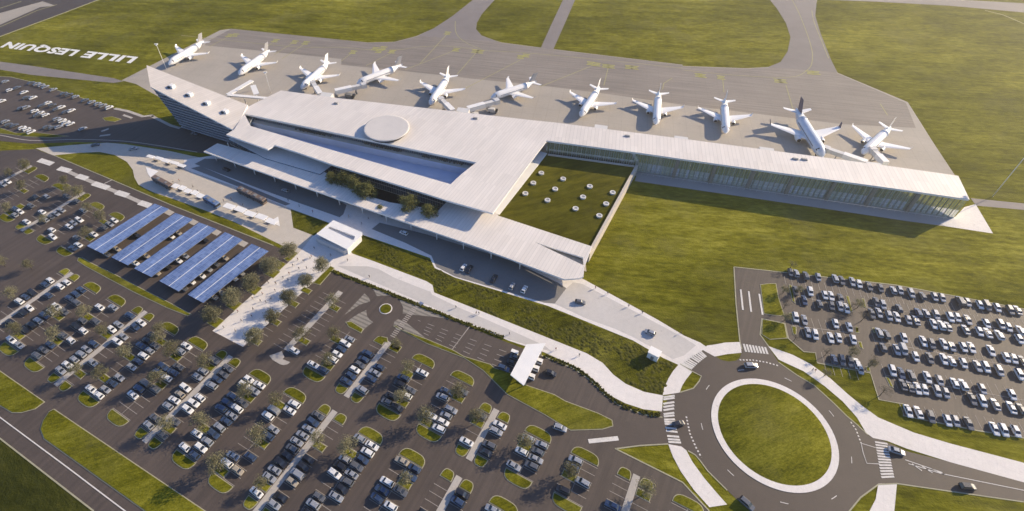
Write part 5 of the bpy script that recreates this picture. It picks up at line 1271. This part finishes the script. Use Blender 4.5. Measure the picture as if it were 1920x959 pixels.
for i, (x, y) in enumerate([(10, 500), (305, 628), (22, 333), (130, 365), (170, 398), (85, 420), (60, 505), (30, 560), (745, 652)]):
    tree('olive%d' % (i % 3 + 1), G(x, y), 'olive tree at a bay end beside the lane, %s from the north edge' % ORD[i + 1], 'thin trees at bay ends', random.uniform(.9, 1.1))
# low ground cover in the planted strip, too many plants to count
gc = MB(); rnd = random.Random(3); bx = [q.x for q in bed]; by = [q.y for q in bed]
def inside(p, poly):
    c = False; n = len(poly)
    for i in range(n):
        a, b = poly[i - 1], poly[i]
        if (a.y > p.y) != (b.y > p.y) and p.x < (b.x - a.x) * (p.y - a.y) / (b.y - a.y) + a.x: c = not c
    return c
bed_in = inset(bed, .6); k = 0
while k < 1900:
    p = Vector((rnd.uniform(min(bx), max(bx)), rnd.uniform(min(by), max(by))))
    if not inside(p, bed_in): continue
    k += 1
    if math.sin(p.x * .31) + math.sin(p.y * .37 + p.x * .11) + rnd.uniform(-.9, .9) < -.1: continue
    r = rnd.uniform(.35, 1.0); h = r * rnd.uniform(.15, .3); vs = [(p.x, p.y, h)]
    for j in range(6): a = j * 1.047 + rnd.uniform(-.3, .3); vs.append((p.x + math.cos(a) * r * .6, p.y + math.sin(a) * r * .6, h * .75))
    for j in range(6): a = j * 1.047 + rnd.uniform(-.3, .3); vs.append((p.x + math.cos(a) * r, p.y + math.sin(a) * r, 0.02))
    gc.add(vs, [(0, 1 + j, 1 + (j + 1) % 6) for j in range(6)] + [(1 + j, 7 + j, 7 + (j + 1) % 6, 1 + (j + 1) % 6) for j in range(6)], 0, True)
o = gc.build('ground_cover', leaf_mat('ground_cover_leaves', (0.055, 0.058, 0.006), (0.13, 0.126, 0.016))); o['kind'] = 'stuff'
# ------------------------------------------------------------------ people
def person_mesh(pose, top, trs):
    me = bpy.data.meshes.new('p'); st = {'walk': .32, 'stand': .08, 'stride': .42}[pose]
    V = [(0, 0, .95), (0, 0, 1.18), (0, 0, 1.40), (.02, 0, 1.50), (.04, 0, 1.64), (.05, 0, 1.74),
         (.0, .10, .90), (st * .55, .11, .50), (st * .75, .11, .08), (st * .75 + .16, .12, .04), (0, -.10, .90), (-st * .3, -.11, .50), (-st * 1.0, -.11, .10), (-st * 1.0 + .15, -.12, .05),
         (0, .20, 1.38), (-.06, .26, 1.12), (.02 + st * .2, .27, .88), (.06 + st * .25, .27, .80), (0, -.20, 1.38), (.06, -.26, 1.12), (.16 + st * .2, -.25, .90), (.20 + st * .25, -.24, .83)]
    E = [(0, 1), (1, 2), (2, 3), (3, 4), (4, 5), (0, 6), (6, 7), (7, 8), (8, 9), (0, 10), (10, 11), (11, 12), (12, 13), (2, 14), (14, 15), (15, 16), (16, 17), (2, 18), (18, 19), (19, 20), (20, 21)]
    me.from_pydata(V, E, []); o = bpy.data.objects.new('p', me); COL.objects.link(o)
    sk = o.modifiers.new('s', 'SKIN'); rad = [.15, .15, .16, .06, .10, .09, .10, .075, .05, .045, .10, .075, .05, .045, .075, .05, .04, .035, .075, .05, .04, .035]
    for v, r in zip(me.skin_vertices[0].data, rad): v.radius = (r, r * 1.15 if r > .13 else r); v.use_root = False
    me.skin_vertices[0].data[0].use_root = True
    o.modifiers.new('d', 'SUBSURF').levels = 1
    bpy.context.view_layer.update()
    out = bpy.data.meshes.new_from_object(o.evaluated_get(bpy.context.evaluated_depsgraph_get())); bpy.data.objects.remove(o)
    out.name = 'person'
    for mm in (trs, top, M['skin'], M['dark']): out.materials.append(mm)
    for p in out.polygons:
        c = p.center; p.use_smooth = True
        p.material_index = 2 if (c.z > 1.47 or (abs(c.y) > .2 and c.z < .92)) else 1 if c.z > .93 else 3 if c.z < .1 else 0
    return out
M['skin'] = plain('skin', (.45, .29, .21), .6, noise=.1, nscale=10); M['hair'] = plain('hair', (.04, .028, .02), .8, noise=.2, nscale=20)
cloth = {c: plain('cloth_' + c, k, .9, noise=.15, nscale=6) for c, k in {'dark': (.03, .03, .035), 'navy': (.03, .04, .08), 'grey': (.2, .2, .2), 'pale': (.5, .47, .43), 'brown': (.14, .09, .06), 'red': (.3, .05, .04)}.items()}
PM = [(person_mesh(a, cloth[t], cloth[b]), t, b, a) for a, t, b in [('walk', 'dark', 'navy'), ('stride', 'grey', 'dark'), ('stand', 'pale', 'navy'), ('walk', 'brown', 'dark'), ('stand', 'navy', 'grey'), ('stride', 'red', 'dark'), ('walk', 'dark', 'grey')]]
hm = MB(); loft(hm, [(-.09, 0, .03, .03), (-.07, 0, .085, .08), (0, .03, .115, .10), (.06, .06, .09, .05), (.08, .06, .02, .02)], 10); ho = hm.build('hair', M['hair']); HAIR = ho.data; bpy.data.objects.remove(ho)
SPOTS = [('on white mall', 'lower end', [S4(x, y) for x, y in [(175, 768), (272, 797), (290, 637), (320, 712), (405, 677), (415, 617), (410, 532), (475, 552), (520, 562), (492, 492), (560, 532), (595, 467), (540, 402), (600, 407), (660, 362), (700, 377), (710, 327), (740, 262), (790, 287), (852, 282), (780, 212), (825, 227), (880, 200), (890, 187), (1048, 177), (915, 120), (1030, 105)]]),
         ('on promenade', 'mall', [G(x, y) for x, y in [(652, 490), (693, 521), (855, 578), (893, 589), (898, 590), (955, 628), (1042, 657), (1086, 668)]]),
         ('on exit road pavement', 'terminal', [G(x, y) for x, y in [(1116, 542), (1139, 552), (1178, 576), (1204, 588), (1276, 626)]]),
         ('on bus plaza', 'grass oval', [G(240 + x / 6, 260 + y / 6) for x, y in [(510, 495), (580, 485), (735, 552), (790, 602), (1080, 712), (1165, 692), (1300, 762), (1455, 832), (1640, 927)]]),
         ('in canopy shade', 'plaza', [G(480 + x / 6, 340 + y / 6) for x, y in [(365, 228), (490, 292), (640, 355), (1045, 407), (1190, 492), (1265, 432)]]),
         ('beside staff car park', 'roundabout', [G(1522, 696), G(1527, 697)])]
for where, end, pts in SPOTS:
    for i, q in enumerate(pts):
        me_, tcol, bcol, pose = PM[(i * 3 + len(pts)) % len(PM)]
        verb = {'walk': 'walking', 'stride': 'striding', 'stand': 'standing'}[pose]
        t = link('person', me_, None, (q.x, q.y, .09), random.choice([60, 240, 60, 240, 150, -30]) * math.pi / 180 + random.uniform(-.4, .4))
        tag(t, 'person in %s top and %s trousers %s %s, %s from %s' % (tcol, bcol, verb, where, ORD[i + 1], end), 'person', 'people ' + where)
        h_ = link('hair', HAIR, t, (.03, 0, 1.70))
# ------------------------------------------------------------------ light, air, camera
hz = MB(); hz.box((0, 900, -1), (3000, 3000, 191)); ho_ = hz.build('haze', M['white']); ho_['kind'] = 'stuff'
hm_ = bpy.data.materials.new('haze_air'); hm_.use_nodes = True; hn = hm_.node_tree; hn.nodes.clear()
hv = hn.nodes.new('ShaderNodeVolumePrincipled'); hv.inputs['Density'].default_value = HAZE; hv.inputs['Color'].default_value = (1.0, 0.94, 0.84, 1); hv.inputs['Anisotropy'].default_value = 0.75
hn.links.new(hv.outputs[0], hn.nodes.new('ShaderNodeOutputMaterial').inputs['Volume']); ho_.data.materials.clear(); ho_.data.materials.append(hm_)
SUN_AZ, SUN_EL = 25.0, 23.0
sd = Vector((math.cos(R(SUN_AZ)) * math.cos(R(SUN_EL)), math.sin(R(SUN_AZ)) * math.cos(R(SUN_EL)), math.sin(R(SUN_EL))))
sl_ = bpy.data.lights.new('sun', 'SUN'); sl_.energy = 5.0; sl_.angle = R(0.5); sl_.color = (1.0, 0.83, 0.59)
so = bpy.data.objects.new('sun', sl_); COL.objects.link(so); so.rotation_euler = (-sd).to_track_quat('-Z', 'Y').to_euler(); so.location = sd * 500
w = bpy.data.worlds.new('World'); sc.world = w; w.use_nodes = True; nt = w.node_tree; nt.nodes.clear()
sky = nt.nodes.new('ShaderNodeTexSky'); sky.sky_type = 'NISHITA'; sky.sun_disc = False; sky.sun_elevation = R(SUN_EL); sky.sun_rotation = R(90 - SUN_AZ)
sky.altitude = 100; sky.air_density = 1.0; sky.dust_density = 0.2; sky.ozone_density = 3.0
bg = nt.nodes.new('ShaderNodeBackground'); bg.inputs[1].default_value = 0.10; wo = nt.nodes.new('ShaderNodeOutputWorld')
tn = mixcol(nt, sky.outputs[0], (0.92, 0.99, 1.2), 1.0, 'MULTIPLY'); nt.links.new(tn, bg.inputs[0]); nt.links.new(bg.outputs[0], wo.inputs[0])
cam = bpy.data.cameras.new('camera'); cam.sensor_width = 36; cam.lens = 36 * FPX / 1920; cam.shift_x = (960 - CX) / 1920; cam.shift_y = -(479.5 - CY) / 1920
cam.clip_start = 1; cam.clip_end = 8000
co = bpy.data.objects.new('camera', cam); COL.objects.link(co); co.location = (0, 0, CAMH)
m3 = Matrix((_R2, _U2, -_F)).transposed(); co.rotation_euler = m3.to_euler(); sc.camera = co
sc.render.engine = 'CYCLES'; sc.cycles.max_bounces = 6; sc.cycles.diffuse_bounces = 3; sc.cycles.use_denoising = True
sc.view_settings.view_transform = 'Standard'; sc.view_settings.look = 'None'; sc.view_settings.exposure = 0.78; sc.view_settings.gamma = 1
